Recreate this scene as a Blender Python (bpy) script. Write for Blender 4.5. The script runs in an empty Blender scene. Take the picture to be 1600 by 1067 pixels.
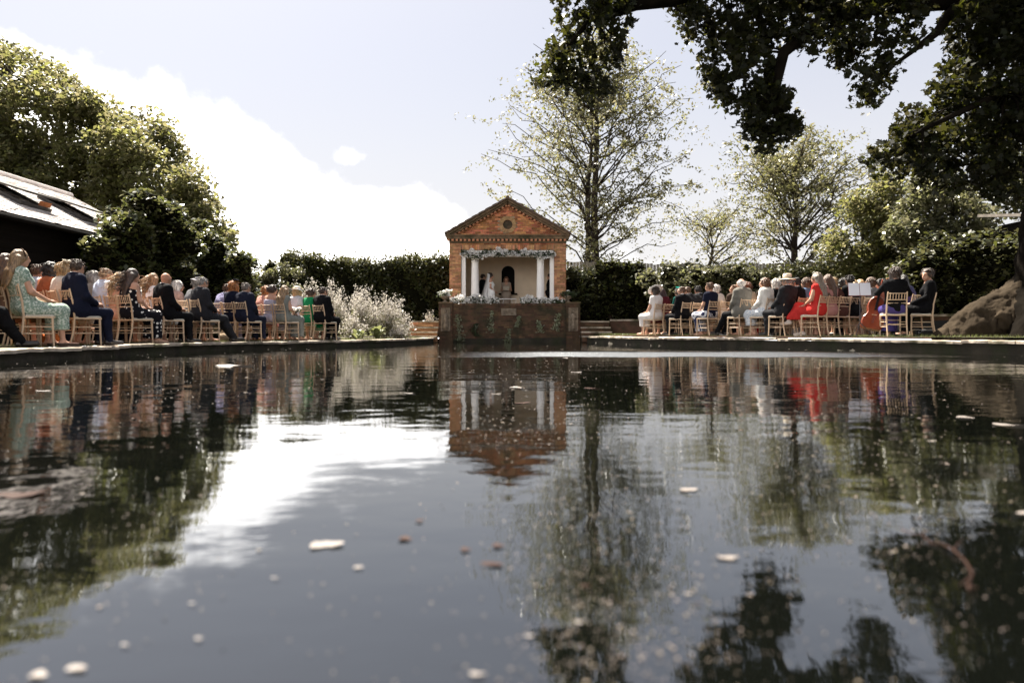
import bpy, math, random
import numpy as np
from mathutils import Vector, Matrix
random.seed(11)
rng = np.random.default_rng(11)
R = math.radians
S = bpy.context.scene
COL = S.collection
# ------------------------------------------------------------------ camera
F_PX, HORIZON, CAM_Z = 1067.0, 518.0, 0.40
cam_d = bpy.data.cameras.new('camera'); cam = bpy.data.objects.new('camera', cam_d); COL.objects.link(cam)
cam.location = (0, 0, CAM_Z); cam.rotation_euler = (R(90), 0, 0)
cam_d.sensor_width = 36; cam_d.lens = 24.0
cam_d.shift_y = -(533.5 - HORIZON) / 1600.0
cam_d.clip_start = 0.05; cam_d.clip_end = 2000
cam_d.dof.use_dof = True; cam_d.dof.focus_distance = 15.5; cam_d.dof.aperture_fstop = 2.0
S.camera = cam
# ------------------------------------------------------------------ sky and sun
SUN_EL, SUN_AZ = R(58), R(-33)          # azimuth from +Y; the sun stands high, ahead and to the left
W = bpy.data.worlds.new('World'); S.world = W; W.use_nodes = True
wn = W.node_tree; wn.nodes.clear()
def N(t, typ, **kw):
    n = t.nodes.new(typ)
    for k, v in kw.items(): setattr(n, k, v)
    return n
def math_n(t, op, a, b=None, clamp=False):
    n = N(t, 'ShaderNodeMath', operation=op, use_clamp=clamp)
    for i, v in enumerate((a, b)):
        if v is None: continue
        if isinstance(v, (int, float)): n.inputs[i].default_value = v
        else: t.links.new(v, n.inputs[i])
    return n.outputs[0]
def sky_world():
    t = wn; L = t.links.new
    sky = N(t, 'ShaderNodeTexSky', sky_type='NISHITA', sun_disc=False, sun_elevation=SUN_EL, sun_rotation=SUN_AZ,
            air_density=1.0, dust_density=2.5, ozone_density=1.0)
    tc = N(t, 'ShaderNodeTexCoord')
    sep = N(t, 'ShaderNodeSeparateXYZ'); L(tc.outputs['Generated'], sep.inputs[0])
    az = math_n(t, 'MULTIPLY', math_n(t, 'ARCTAN2', sep.outputs[0], sep.outputs[1]), 57.2958)
    el = math_n(t, 'MULTIPLY', math_n(t, 'ARCSINE', sep.outputs[2]), 57.2958)
    # cumulus bank: its top falls from left to right, then stays low along the horizon
    edge = math_n(t, 'ADD', math_n(t, 'MULTIPLY', math_n(t, 'ADD', az, 5.0), -0.46), 9.0)
    edge = math_n(t, 'MINIMUM', math_n(t, 'MAXIMUM', edge, 5.0), 19.3)
    nz = N(t, 'ShaderNodeTexNoise', noise_dimensions='3D'); nz.inputs['Scale'].default_value = 9.0
    nz.inputs['Detail'].default_value = 6; nz.inputs['Roughness'].default_value = 0.55
    L(tc.outputs['Generated'], nz.inputs['Vector'])
    nn = math_n(t, 'MULTIPLY', math_n(t, 'SUBTRACT', nz.outputs[0], 0.5), 11.0)
    m = math_n(t, 'ADD', math_n(t, 'SUBTRACT', edge, el), nn)
    mr = N(t, 'ShaderNodeMapRange', interpolation_type='SMOOTHSTEP'); L(m, mr.inputs['Value'])
    mr.inputs['From Min'].default_value = -0.8; mr.inputs['From Max'].default_value = 3.2
    # one small detached puff above the bank
    da = math_n(t, 'DIVIDE', math_n(t, 'ADD', az, 13.2), 2.6); de = math_n(t, 'DIVIDE', math_n(t, 'SUBTRACT', el, 14.1), 1.15)
    pf = math_n(t, 'SUBTRACT', 1.0, math_n(t, 'ADD', math_n(t, 'MULTIPLY', da, da), math_n(t, 'MULTIPLY', de, de)))
    pf = math_n(t, 'ADD', pf, math_n(t, 'MULTIPLY', nn, 0.55))
    mp = N(t, 'ShaderNodeMapRange', interpolation_type='SMOOTHSTEP'); L(pf, mp.inputs['Value'])
    mp.inputs['From Min'].default_value = -0.1; mp.inputs['From Max'].default_value = 2.2
    cloud = math_n(t, 'MAXIMUM', mr.outputs[0], mp.outputs[0])
    veil = N(t, 'ShaderNodeMix', data_type='RGBA'); veil.inputs['Factor'].default_value = 0.68
    L(sky.outputs[0], veil.inputs['A']); veil.inputs['B'].default_value = (4.0, 3.88, 3.98, 1)
    hz = N(t, 'ShaderNodeMapRange', interpolation_type='SMOOTHSTEP'); L(el, hz.inputs['Value'])      # bright summer haze towards the horizon
    hz.inputs['From Min'].default_value = 24; hz.inputs['From Max'].default_value = 2; hz.inputs['To Max'].default_value = 0.8
    low = N(t, 'ShaderNodeMix', data_type='RGBA'); L(hz.outputs[0], low.inputs['Factor']); L(veil.outputs['Result'], low.inputs['A']); low.inputs['B'].default_value = (4.8, 4.66, 4.6, 1)
    mix = N(t, 'ShaderNodeMix', data_type='RGBA'); L(cloud, mix.inputs['Factor'])
    L(low.outputs['Result'], mix.inputs['A']); mix.inputs['B'].default_value = (17.5, 17.0, 16.6, 1)
    bg = N(t, 'ShaderNodeBackground'); bg.inputs['Strength'].default_value = 0.05
    L(mix.outputs['Result'], bg.inputs['Color'])
    out = N(t, 'ShaderNodeOutputWorld'); L(bg.outputs[0], out.inputs['Surface'])
sky_world()
sun_d = bpy.data.lights.new('sun', 'SUN'); sun = bpy.data.objects.new('sun', sun_d); COL.objects.link(sun)
sun_d.energy = 5.0; sun_d.angle = R(0.53); sun_d.color = (1.0, 0.93, 0.82)
SUNV = Vector((math.sin(SUN_AZ) * math.cos(SUN_EL), math.cos(SUN_AZ) * math.cos(SUN_EL), math.sin(SUN_EL)))
sun.rotation_euler = SUNV.to_track_quat('Z', 'Y').to_euler()
VS = S.view_settings; VS.view_transform = 'Standard'; VS.look = 'None'; VS.exposure = 2.0; VS.gamma = 1.0
VS.use_curve_mapping = False
try:
    S.cycles.use_denoising = True; S.cycles.denoiser = 'OPENIMAGEDENOISE'
except Exception: pass
S.cycles.max_bounces = 8; S.cycles.transparent_max_bounces = 8; S.cycles.diffuse_bounces = 3
S.cycles.glossy_bounces = 3; S.cycles.transmission_bounces = 4; S.cycles.caustics_reflective = False
S.cycles.caustics_refractive = False; S.cycles.sample_clamp_indirect = 6
# ------------------------------------------------------------------ helpers
def at(px, py, d):
    """A point d metres in front of the camera that the photograph shows at px, py."""
    return Vector(((px - 800) / F_PX * d, d, CAM_Z + (HORIZON - py) / F_PX * d))
def on_water(px, py):
    d = CAM_Z * F_PX / (py - HORIZON)
    return Vector(((px - 800) / F_PX * d, d, 0.0))
def fast_mesh(name, V, F):
    """V (n,3) float array, F (m,k) int array."""
    V = np.asarray(V, dtype=np.float32); F = np.asarray(F, dtype=np.int32)
    me = bpy.data.meshes.new(name); k = F.shape[1]
    me.vertices.add(len(V)); me.vertices.foreach_set('co', V.ravel())
    me.loops.add(F.size); me.loops.foreach_set('vertex_index', F.ravel())
    me.polygons.add(len(F)); me.polygons.foreach_set('loop_start', np.arange(0, F.size, k, dtype=np.int32))
    me.polygons.foreach_set('loop_total', np.full(len(F), k, dtype=np.int32))
    me.update(calc_edges=True); me.validate()
    return me
def link(name, me, mat=None, parent=None, smooth=False, world=True):
    o = bpy.data.objects.new(name, me); COL.objects.link(o)
    if mat is not None:
        if not me.materials: me.materials.append(mat)
        else:
            o.material_slots[0].link = 'OBJECT'; o.material_slots[0].material = mat
    if smooth and len(me.polygons): me.polygons.foreach_set('use_smooth', np.ones(len(me.polygons), dtype=bool))
    if parent is not None:
        o.parent = parent
        if world:                                  # vertices are in world space: cancel the parents' offsets
            q = parent; loc = Vector((0, 0, 0))
            while q is not None:
                loc = loc + q.location + q.matrix_parent_inverse.translation; q = q.parent
            o.matrix_parent_inverse = Matrix.Translation(-loc)
    return o
def tag(o, label=None, cat=None, group=None, kind=None):
    if label: o['label'] = label
    if cat: o['category'] = cat
    if group: o['group'] = group
    if kind: o['kind'] = kind
    return o
def empty(name, loc, rz=0, label=None, cat=None, group=None):
    o = bpy.data.objects.new(name, None); COL.objects.link(o); o.location = loc; o.rotation_euler = (0, 0, rz)
    o.empty_display_size = 0.1
    return tag(o, label, cat, group)
class MB:
    """Collects shapes; build() links them as one mesh."""
    def __init__(s): s.v = []; s.f = []
    def add(s, V, F):
        b = len(s.v); s.v.extend([tuple(p) for p in V]); s.f.extend([tuple(b + i for i in f) for f in F]); return s
    def box(s, x0, x1, y0, y1, z0, z1):
        return s.add([(x0,y0,z0),(x1,y0,z0),(x1,y1,z0),(x0,y1,z0),(x0,y0,z1),(x1,y0,z1),(x1,y1,z1),(x0,y1,z1)],
                     [(0,3,2,1),(4,5,6,7),(0,1,5,4),(1,2,6,5),(2,3,7,6),(3,0,4,7)])
    def quad(s, a, b, c, d): return s.add([a, b, c, d], [(0, 1, 2, 3)])
    def tube(s, pts, rad, n=8, cap=True):
        pts = [Vector(p) for p in pts]
        if not isinstance(rad, (list, tuple)): rad = [rad] * len(pts)
        V = []; up = None
        for i, p in enumerate(pts):
            t = (pts[min(i+1, len(pts)-1)] - pts[max(i-1, 0)])
            if t.length < 1e-9: t = Vector((0, 0, 1))
            t.normalize()
            if up is None: up = t.orthogonal().normalized()
            up = (up - t * up.dot(t))
            up = up.normalized() if up.length > 1e-6 else t.orthogonal().normalized()
            w = t.cross(up)
            for k in range(n):
                a = 2 * math.pi * k / n
                V.append(p + (up * math.cos(a) + w * math.sin(a)) * rad[i])
        Fs = []
        for i in range(len(pts) - 1):
            for k in range(n):
                Fs.append((i*n+k, i*n+(k+1) % n, (i+1)*n+(k+1) % n, (i+1)*n+k))
        if cap:
            Fs.append(tuple(range(n-1, -1, -1))); Fs.append(tuple(range((len(pts)-1)*n, len(pts)*n)))
        return s.add(V, Fs)
    def lathe(s, prof, c=(0, 0, 0), n=20, lobes=None):
        V = []; Fs = []
        for (r, z) in prof:
            for k in range(n):
                a = 2*math.pi*k/n; rr = r * (lobes(a, z) if lobes else 1)
                V.append((c[0]+rr*math.cos(a), c[1]+rr*math.sin(a), c[2]+z))
        for i in range(len(prof)-1):
            for k in range(n):
                Fs.append((i*n+k, i*n+(k+1) % n, (i+1)*n+(k+1) % n, (i+1)*n+k))
        Fs.append(tuple(range(n-1, -1, -1))); Fs.append(tuple(range((len(prof)-1)*n, len(prof)*n)))
        return s.add(V, Fs)
    def ico(s, c, r, sx=1, sy=1, sz=1, jit=0):
        t = (1+5**.5)/2
        P = [(-1,t,0),(1,t,0),(-1,-t,0),(1,-t,0),(0,-1,t),(0,1,t),(0,-1,-t),(0,1,-t),(t,0,-1),(t,0,1),(-t,0,-1),(-t,0,1)]
        k = 1/math.sqrt(1+t*t)
        V = [(c[0]+p[0]*k*r*sx*(1+random.uniform(-jit,jit)), c[1]+p[1]*k*r*sy*(1+random.uniform(-jit,jit)), c[2]+p[2]*k*r*sz*(1+random.uniform(-jit,jit))) for p in P]
        return s.add(V, [(0,11,5),(0,5,1),(0,1,7),(0,7,10),(0,10,11),(1,5,9),(5,11,4),(11,10,2),(10,7,6),(7,1,8),(3,9,4),(3,4,2),(3,2,6),(3,6,8),(3,8,9),(4,9,5),(2,4,11),(6,2,10),(8,6,7),(9,8,1)])
    def mesh(s, name):
        me = bpy.data.meshes.new(name); me.from_pydata(s.v, [], s.f); me.update(); return me
    def build(s, name, mat, parent=None, smooth=False, world=True):
        return link(name, s.mesh(name), mat, parent, smooth, world)
# ------------------------------------------------------------------ materials
MATS = {}
def mat(name, color, rough=0.7, var=0.0, scale=6.0, spec=0.3, bump=0.0, bscale=40.0, island=0.0, color2=None, stretch=None, metal=0.0, moss=None):
    """Principled with noise colour variation, per-piece variation and fine relief."""
    if name in MATS: return MATS[name]
    m = bpy.data.materials.new(name); m.use_nodes = True; t = m.node_tree; L = t.links.new
    b = t.nodes['Principled BSDF']; b.inputs['Roughness'].default_value = rough
    b.inputs['Specular IOR Level'].default_value = spec; b.inputs['Metallic'].default_value = metal
    tc = N(t, 'ShaderNodeTexCoord'); vec = tc.outputs['Object']
    if stretch:
        mp = N(t, 'ShaderNodeMapping'); mp.inputs['Scale'].default_value = stretch; L(vec, mp.inputs['Vector']); vec = mp.outputs[0]
    c = N(t, 'ShaderNodeMix', data_type='RGBA')
    k = 1 - var
    c.inputs['A'].default_value = (*[x*k for x in color], 1)
    c2 = color2 or [min(1, x*(1+var)) for x in color]
    c.inputs['B'].default_value = (*c2, 1)
    nz = N(t, 'ShaderNodeTexNoise'); nz.inputs['Scale'].default_value = scale; nz.inputs['Detail'].default_value = 5
    L(vec, nz.inputs['Vector'])
    mr = N(t, 'ShaderNodeMapRange'); L(nz.outputs[0], mr.inputs['Value']); mr.inputs['From Min'].default_value = .3; mr.inputs['From Max'].default_value = .7
    L(mr.outputs[0], c.inputs['Factor']); col = c.outputs['Result']
    if island:
        g = N(t, 'ShaderNodeNewGeometry'); hs = N(t, 'ShaderNodeHueSaturation')
        v = N(t, 'ShaderNodeMapRange'); L(g.outputs['Random Per Island'], v.inputs['Value'])
        v.inputs['To Min'].default_value = 1-island; v.inputs['To Max'].default_value = 1+island
        L(v.outputs[0], hs.inputs['Value'])
        wn_ = N(t, 'ShaderNodeTexWhiteNoise', noise_dimensions='1D'); L(g.outputs['Random Per Island'], wn_.inputs['W'])
        h = N(t, 'ShaderNodeMapRange'); L(wn_.outputs['Value'], h.inputs['Value'])
        h.inputs['To Min'].default_value = .5-.03*island; h.inputs['To Max'].default_value = .5+.05*island
        L(h.outputs[0], hs.inputs['Hue']); L(col, hs.inputs['Color']); col = hs.outputs[0]
    if moss:
        n2 = N(t, 'ShaderNodeTexNoise'); n2.inputs['Scale'].default_value = 2.2; n2.inputs['Detail'].default_value = 8; L(tc.outputs['Object'], n2.inputs['Vector'])
        r2 = N(t, 'ShaderNodeMapRange'); L(n2.outputs[0], r2.inputs['Value']); r2.inputs['From Min'].default_value = .48; r2.inputs['From Max'].default_value = .66
        c3 = N(t, 'ShaderNodeMix', data_type='RGBA'); L(r2.outputs[0], c3.inputs['Factor']); L(col, c3.inputs['A']); c3.inputs['B'].default_value = (*moss, 1); col = c3.outputs['Result']
    L(col, b.inputs['Base Color'])
    if bump:
        nb = N(t, 'ShaderNodeTexNoise'); nb.inputs['Scale'].default_value = bscale; nb.inputs['Detail'].default_value = 4; L(vec, nb.inputs['Vector'])
        bp = N(t, 'ShaderNodeBump'); bp.inputs['Strength'].default_value = bump; bp.inputs['Distance'].default_value = 0.02
        L(nb.outputs[0], bp.inputs['Height']); L(bp.outputs[0], b.inputs['Normal'])
    MATS[name] = m; return m
def leafmat(name, col, trans, rough=0.42, mixf=0.35, island=0.35, spec=0.5):
    if name in MATS: return MATS[name]
    m = bpy.data.materials.new(name); m.use_nodes = True; t = m.node_tree; L = t.links.new
    b = t.nodes['Principled BSDF']; b.inputs['Roughness'].default_value = rough; b.inputs['Specular IOR Level'].default_value = spec
    out = t.nodes['Material Output']
    g = N(t, 'ShaderNodeNewGeometry')
    w = N(t, 'ShaderNodeTexWhiteNoise', noise_dimensions='1D'); L(g.outputs['Random Per Island'], w.inputs['W'])
    def varied(c):
        hs = N(t, 'ShaderNodeHueSaturation'); hs.inputs['Color'].default_value = (*c, 1)
        v = N(t, 'ShaderNodeMapRange'); L(g.outputs['Random Per Island'], v.inputs['Value']); v.inputs['To Min'].default_value = 1-island; v.inputs['To Max'].default_value = 1+island
        h = N(t, 'ShaderNodeMapRange'); L(w.outputs['Value'], h.inputs['Value']); h.inputs['To Min'].default_value = .47; h.inputs['To Max'].default_value = .52
        s = N(t, 'ShaderNodeMapRange'); L(w.outputs['Value'], s.inputs['Value']); s.inputs['To Min'].default_value = .75; s.inputs['To Max'].default_value = 1.1
        L(v.outputs[0], hs.inputs['Value']); L(h.outputs[0], hs.inputs['Hue']); L(s.outputs[0], hs.inputs['Saturation']); return hs.outputs[0]
    L(varied(col), b.inputs['Base Color'])
    tr = N(t, 'ShaderNodeBsdfTranslucent'); L(varied(trans), tr.inputs['Color'])
    mx = N(t, 'ShaderNodeMixShader'); mx.inputs[0].default_value = mixf
    L(b.outputs[0], mx.inputs[1]); L(tr.outputs[0], mx.inputs[2]); L(mx.outputs[0], out.inputs['Surface'])
    MATS[name] = m; return m
def fabric(color, pattern=None, color2=(.8, .8, .8), rough=0.85, scale=30):
    key = 'fabric_%s_%.2f_%.2f_%.2f_%.2f' % (pattern, *color, color2[0])
    if key in MATS: return MATS[key]
    m = bpy.data.materials.new('fabric'); m.use_nodes = True; t = m.node_tree; L = t.links.new
    b = t.nodes['Principled BSDF']; b.inputs['Roughness'].default_value = rough; b.inputs['Specular IOR Level'].default_value = .08
    tc = N(t, 'ShaderNodeTexCoord')
    c = N(t, 'ShaderNodeMix', data_type='RGBA'); c.inputs['A'].default_value = (*color, 1); c.inputs['B'].default_value = (*color2, 1)
    if pattern == 'dots':
        v = N(t, 'ShaderNodeTexVoronoi'); v.inputs['Scale'].default_value = 14; v.inputs['Randomness'].default_value = .6; L(tc.outputs['Object'], v.inputs['Vector'])
        f = math_n(t, 'LESS_THAN', v.outputs['Distance'], 0.30)
    elif pattern == 'floral':
        v = N(t, 'ShaderNodeTexNoise'); v.inputs['Scale'].default_value = 38; v.inputs['Detail'].default_value = 3; L(tc.outputs['Object'], v.inputs['Vector'])
        mr = N(t, 'ShaderNodeMapRange'); L(v.outputs[0], mr.inputs['Value']); mr.inputs['From Min'].default_value = .47; mr.inputs['From Max'].default_value = .6; f = mr.outputs[0]
    elif pattern == 'stripes':
        v = N(t, 'ShaderNodeTexWave'); v.inputs['Scale'].default_value = 7; v.inputs['Distortion'].default_value = 2; L(tc.outputs['Object'], v.inputs['Vector'])
        f = math_n(t, 'GREATER_THAN', v.outputs['Fac'], .55)
    else:
        v = N(t, 'ShaderNodeTexNoise'); v.inputs['Scale'].default_value = 9; L(tc.outputs['Object'], v.inputs['Vector']); f = v.outputs[0]
        c.inputs['A'].default_value = (*[x*.8 for x in color], 1); c.inputs['B'].default_value = (*[min(1, x*1.2) for x in color], 1)
    L(f, c.inputs['Factor']); L(c.outputs['Result'], b.inputs['Base Color'])
    n1 = N(t, 'ShaderNodeTexNoise'); n1.inputs['Scale'].default_value = 11; n1.inputs['Detail'].default_value = 3; n1.inputs['Distortion'].default_value = .8; L(tc.outputs['Object'], n1.inputs['Vector'])
    bp = N(t, 'ShaderNodeBump'); bp.inputs['Strength'].default_value = .8; bp.inputs['Distance'].default_value = .03
    L(n1.outputs[0], bp.inputs['Height']); L(bp.outputs[0], b.inputs['Normal'])
    MATS[key] = m; return m
# ------------------------------------------------------------------ foliage
def leaves(name, C, size, matl, parent=None, aspect=0.6, up=0.6, fold=0.25, lobed=False, sizevar=0.4, kind=None):
    """One mesh of small folded leaves at the centres C (n,3)."""
    C = np.asarray(C, dtype=np.float64); n = len(C)
    nrm = rng.normal(size=(n, 3)); nrm[:, 2] = np.abs(nrm[:, 2]) + up; nrm /= np.linalg.norm(nrm, axis=1)[:, None]
    t = rng.normal(size=(n, 3)); t[:, 2] -= 0.35; t -= nrm * np.sum(t*nrm, axis=1)[:, None]; t /= np.linalg.norm(t, axis=1)[:, None] + 1e-9
    b = np.cross(nrm, t); s = size * (1 + sizevar * rng.uniform(-1, 1, n))[:, None]
    if lobed:
        prof = [(-.5, 0), (-.25, .30), (-.05, .22), (.08, .50), (.22, .20), (.5, 0), (.22, -.20), (.08, -.50), (-.05, -.22), (-.25, -.30)]
        V = np.stack([C + s*(a*t + w*b + fold*abs(w)*nrm) for a, w in prof], axis=1).reshape(-1, 3)
        F = np.arange(n*10).reshape(n, 10)
    else:
        w = aspect / 2
        V = np.stack([C - s*.5*t, C + s*(-.08*t + w*b + fold*w*nrm), C + s*.5*t, C + s*(-.08*t - w*b + fold*w*nrm)], axis=1).reshape(-1, 3)
        F = np.arange(n*4).reshape(n, 4)
    o = link(name, fast_mesh(name, V, F), matl, parent)
    if kind: o['kind'] = kind
    return o
def in_poly(x, y, P):
    c = False; j = len(P)-1
    for i in range(len(P)):
        if (P[i][1] > y) != (P[j][1] > y) and x < (P[j][0]-P[i][0])*(y-P[i][1])/(P[j][1]-P[i][1])+P[i][0]: c = not c
        j = i
    return c
def poly_clumps(P, n, dfun, spread, r0, r1):
    """Clump centres (x,y,z,r) filling an outline at its real distance and depth."""
    xs = [p[0] for p in P]; ys = [p[1] for p in P]; out = []
    while len(out) < n:
        x = random.uniform(min(xs), max(xs)); y = random.uniform(min(ys), max(ys))
        if not in_poly(x, y, P): continue
        d = (dfun(x) if callable(dfun) else dfun) + random.uniform(-spread, spread)
        p = at(x, y, d); out.append((p.x, p.y, p.z, random.uniform(r0, r1)))
    return out
def clump_pts(cl, n, flat=0.75, power=2.0):
    cl = np.array(cl); w = cl[:, 3]**power; k = rng.choice(len(cl), n, p=w/w.sum())
    d = rng.normal(size=(n, 3)); d /= np.linalg.norm(d, axis=1)[:, None]
    r = rng.uniform(0, 1, n)**0.45
    p = d * (r*cl[k, 3])[:, None]; p[:, 2] *= flat
    return cl[k, :3] + p
def bend(a, b, lift=0.2, k=5, jit=0.08):
    a = Vector(a); b = Vector(b); L = (b-a).length; pts = []
    for i in range(k+1):
        f = i/k; p = a.lerp(b, f); p.z += math.sin(f*math.pi)*lift*L*.5
        if 0 < i < k: p += Vector((random.gauss(0, jit), random.gauss(0, jit), random.gauss(0, jit)))*L*.25
        pts.append(p)
    return pts
# ------------------------------------------------------------------ shared materials
M_BARK = mat('bark', (.032, .023, .016), .9, .4, 5, bump=.6, bscale=18, stretch=(1, 1, .25))
M_BARK_PALE = mat('bark_pale', (.040, .030, .020), .95, .5, 3, spec=.05, bump=1.0, bscale=14, stretch=(1, 1, .4))
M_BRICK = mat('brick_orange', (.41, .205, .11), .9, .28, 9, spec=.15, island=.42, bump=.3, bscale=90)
M_BRICK_RED = mat('brick_red', (.41, .16, .08), .9, .25, 9, spec=.15, island=.5, bump=.3, bscale=90)
M_BRICK_DARK = mat('brick_dark_wet_shaded', (.085, .045, .025), .75, .3, 4, spec=.3, island=.45, bump=.3, bscale=90, moss=(.035, .03, .014))
M_MORTAR = mat('mortar', (.33, .25, .17), .95, .2, 20)
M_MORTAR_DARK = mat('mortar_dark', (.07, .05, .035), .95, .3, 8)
M_TRIM = mat('weathered_stone_trim', (.15, .10, .06), .9, .35, 5, bump=.5, bscale=30, moss=(.06, .05, .025))
M_STONE = mat('carved_stone', (.19, .15, .11), .9, .35, 9, bump=.6, bscale=35)
M_WHITE = mat('white_paint', (.86, .83, .80), .55, .03, 8)
M_PLASTER = mat('cream_plaster', (.70, .57, .43), .95, .06, 3)
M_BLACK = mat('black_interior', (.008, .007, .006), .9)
M_TILE = mat('roof_tile_brown', (.10, .07, .05), .9, .3, 8, island=.3)
M_COPING = mat('coping_stone', (.40, .34, .27), .9, .3, 6, bump=.5, bscale=25, island=.2, moss=(.10, .09, .05))
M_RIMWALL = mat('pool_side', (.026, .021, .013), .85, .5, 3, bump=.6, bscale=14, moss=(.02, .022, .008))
M_GRASS = mat('lawn', (.05, .05, .018), .95, .35, 1.6, color2=(.10, .085, .045), bump=.6, bscale=30)
M_BLADE = leafmat('grass_blade', (.10, .115, .03), (.16, .18, .05))
M_PETAL = leafmat('white_petal', (.82, .80, .77), (.8, .78, .72), rough=.6, mixf=.3, island=.08, spec=.2)
M_ROSELEAF = leafmat('rose_leaf', (.035, .055, .02), (.06, .09, .02))
# ------------------------------------------------------------------ pool outline
OUT = [(-6.5, 5), (-6.5, 8.7), (-6.56, 10.9), (-6.4, 13.4), (-5.9, 15.1), (-5.2, 16.5), (-4.35, 17.9), (-3.6, 19.6), (-3.1, 22.3), (-2.75, 25.45),
       (2.55, 25.45), (3.05, 23), (3.5, 21), (4.1, 19.2), (5.37, 17.7), (6.75, 15.0), (7.6, 13.5), (8.5, 11.3), (9.2, 8), (9.0, 3), (7.5, -2), (4, -5), (0, -6), (-4, -5), (-6.2, -1)]
def catmull(P, k):
    res = []; n = len(P)
    for i in range(n):
        p0, p1, p2, p3 = [np.array(P[(i+j-1) % n], float) for j in range(4)]
        if i == 9: res += [tuple(p1 + (p2-p1)*a/k) for a in range(k)]; continue     # straight along the terrace wall
        if i == 8: p3 = p2
        if i == 10: p0 = p1
        for a in range(k):
            t = a/k
            q = .5*((2*p1)+(-p0+p2)*t+(2*p0-5*p1+4*p2-p3)*t*t+(-p0+3*p1-3*p2+p3)*t**3); res.append(tuple(q))
    return res
POOL = np.array(catmull(OUT, 5))
def ground_z(x, y=None): return 0.235 + 0.065*np.tanh(np.asarray(x)/2.5)
def rim_z(x): return 0.205 + 0.035*np.tanh(np.asarray(x)/2.5)
def offset(P, d):
    t = np.roll(P, -1, 0) - np.roll(P, 1, 0); t /= np.linalg.norm(t, axis=1)[:, None]
    nrm = np.stack([-t[:, 1], t[:, 0]], 1)                     # outline runs clockwise seen from above: left normal points out
    return P + nrm*d
def setting():
    # ground: rings from the pool edge out to the horizon
    rings = []; c = np.array([0.6, 10.0])
    for d in (0.33, 0.5, .9, 1.6, 3.0):
        q = offset(POOL, d)
        rings.append(np.column_stack([q, ground_z(q[:, 0])]))
    last = rings[-1][:, :2]
    for k, rr in ((1.4, 0), (2.2, 0), (4, 0), (8, 0), (20, 0), (60, 0)):
        q = c + (last - c)*k; rings.append(np.column_stack([q, ground_z(q[:, 0])]))
    n = len(POOL); V = np.concatenate(rings); F = []
    for i in range(len(rings)-1):
        for k in range(n):
            k2 = (k+1) % n; F.append((i*n+k, (i+1)*n+k, (i+1)*n+k2, i*n+k2))
    g = link('ground', fast_mesh('ground', V, np.array(F)), M_GRASS); g['kind'] = 'structure'; g['label'] = 'mown lawn round the pool'
    # pool side wall and coping stones
    p0 = offset(POOL, 0.03); p1 = offset(POOL, 0.10); V = []; F = []
    for P, z in ((p0, -.5), (p0, None), (offset(POOL, .36), None), (offset(POOL, .36), -.5)):
        V.append(np.column_stack([P, np.full(n, z) if z is not None else rim_z(P[:, 0]) - .055]))
    V = np.concatenate(V)
    for i in range(3):
        for k in range(n):
            k2 = (k+1) % n; F.append((i*n+k, i*n+k2, (i+1)*n+k2, (i+1)*n+k))
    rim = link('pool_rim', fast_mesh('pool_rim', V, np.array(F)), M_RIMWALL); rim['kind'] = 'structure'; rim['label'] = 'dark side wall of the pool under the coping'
    seg = np.linalg.norm(np.roll(POOL, -1, 0)-POOL, axis=1); cum = np.concatenate([[0], np.cumsum(seg)]); tot = cum[-1]
    PO = offset(POOL, .36); PI_ = offset(POOL, -.02)
    def pt(P, s):
        s %= tot; i = np.searchsorted(cum, s, side='right')-1; f = (s-cum[i])/seg[i % n]; return P[i % n]*(1-f)+P[(i+1) % n]*f
    s = 0.0; i0, i1 = cum[45], cum[50]
    while s < tot-.3:
        l = random.uniform(.7, 1.15); e = min(s+l, tot)
        mid = pt(POOL, (s+e)/2)
        if (e < i0-.1 or s > i1+.1) and mid[1] > -3:
            m = MB(); V = []; k = 8; dz = random.uniform(-.008, .008); ti = random.uniform(-.006, .006)
            for q in range(k+1):
                ss = s+.008+(e-s-.016)*q/k; a, b = pt(PI_, ss), pt(PO, ss)
                j = random.uniform(-.022, .022); z = float(rim_z(a[0]))+dz+ti*(q-4)*.5+random.uniform(-.006, .003)
                d = (b-a)/np.linalg.norm(b-a); a = a + d*j
                V += [(*a, z-.052), (*(a+d*.0), z-.008), (*(a+d*.012), z), (*b, z+.004), (*b, z-.052)]
            Fs = []
            for q in range(k):
                for r_ in range(5):
                    Fs.append((q*5+r_, q*5+(r_+1) % 5, (q+1)*5+(r_+1) % 5, (q+1)*5+r_))
            Fs += [tuple(range(4, -1, -1)), tuple(range(k*5, k*5+5))]
            m.add(V, Fs); m.build('coping_stone', M_COPING, rim)
        s = e
    # water
    m = bpy.data.materials.new('pond_water'); m.use_nodes = True; t = m.node_tree; L = t.links.new; b = t.nodes['Principled BSDF']
    b.inputs['Base Color'].default_value = (.0025, .0028, .002, 1); b.inputs['Roughness'].default_value = .015; b.inputs['IOR'].default_value = 2.1; b.inputs['Specular Tint'].default_value = (.86, .92, 1, 1)
    tc = N(t, 'ShaderNodeTexCoord'); sep = N(t, 'ShaderNodeSeparateXYZ'); L(tc.outputs['Object'], sep.inputs[0])
    def nz(sc, st, det=3):
        mp = N(t, 'ShaderNodeMapping'); mp.inputs['Scale'].default_value = st; L(tc.outputs['Object'], mp.inputs['Vector'])
        q = N(t, 'ShaderNodeTexNoise'); q.inputs['Scale'].default_value = sc; q.inputs['Detail'].default_value = det; L(mp.outputs[0], q.inputs['Vector']); return q.outputs[0]
    calm = math_n(t, 'MULTIPLY', nz(1.3, (.7, 1.3, 1), 2), .006)
    fine = math_n(t, 'MULTIPLY', nz(7, (.8, 1.4, 1), 3), .0013)
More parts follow.
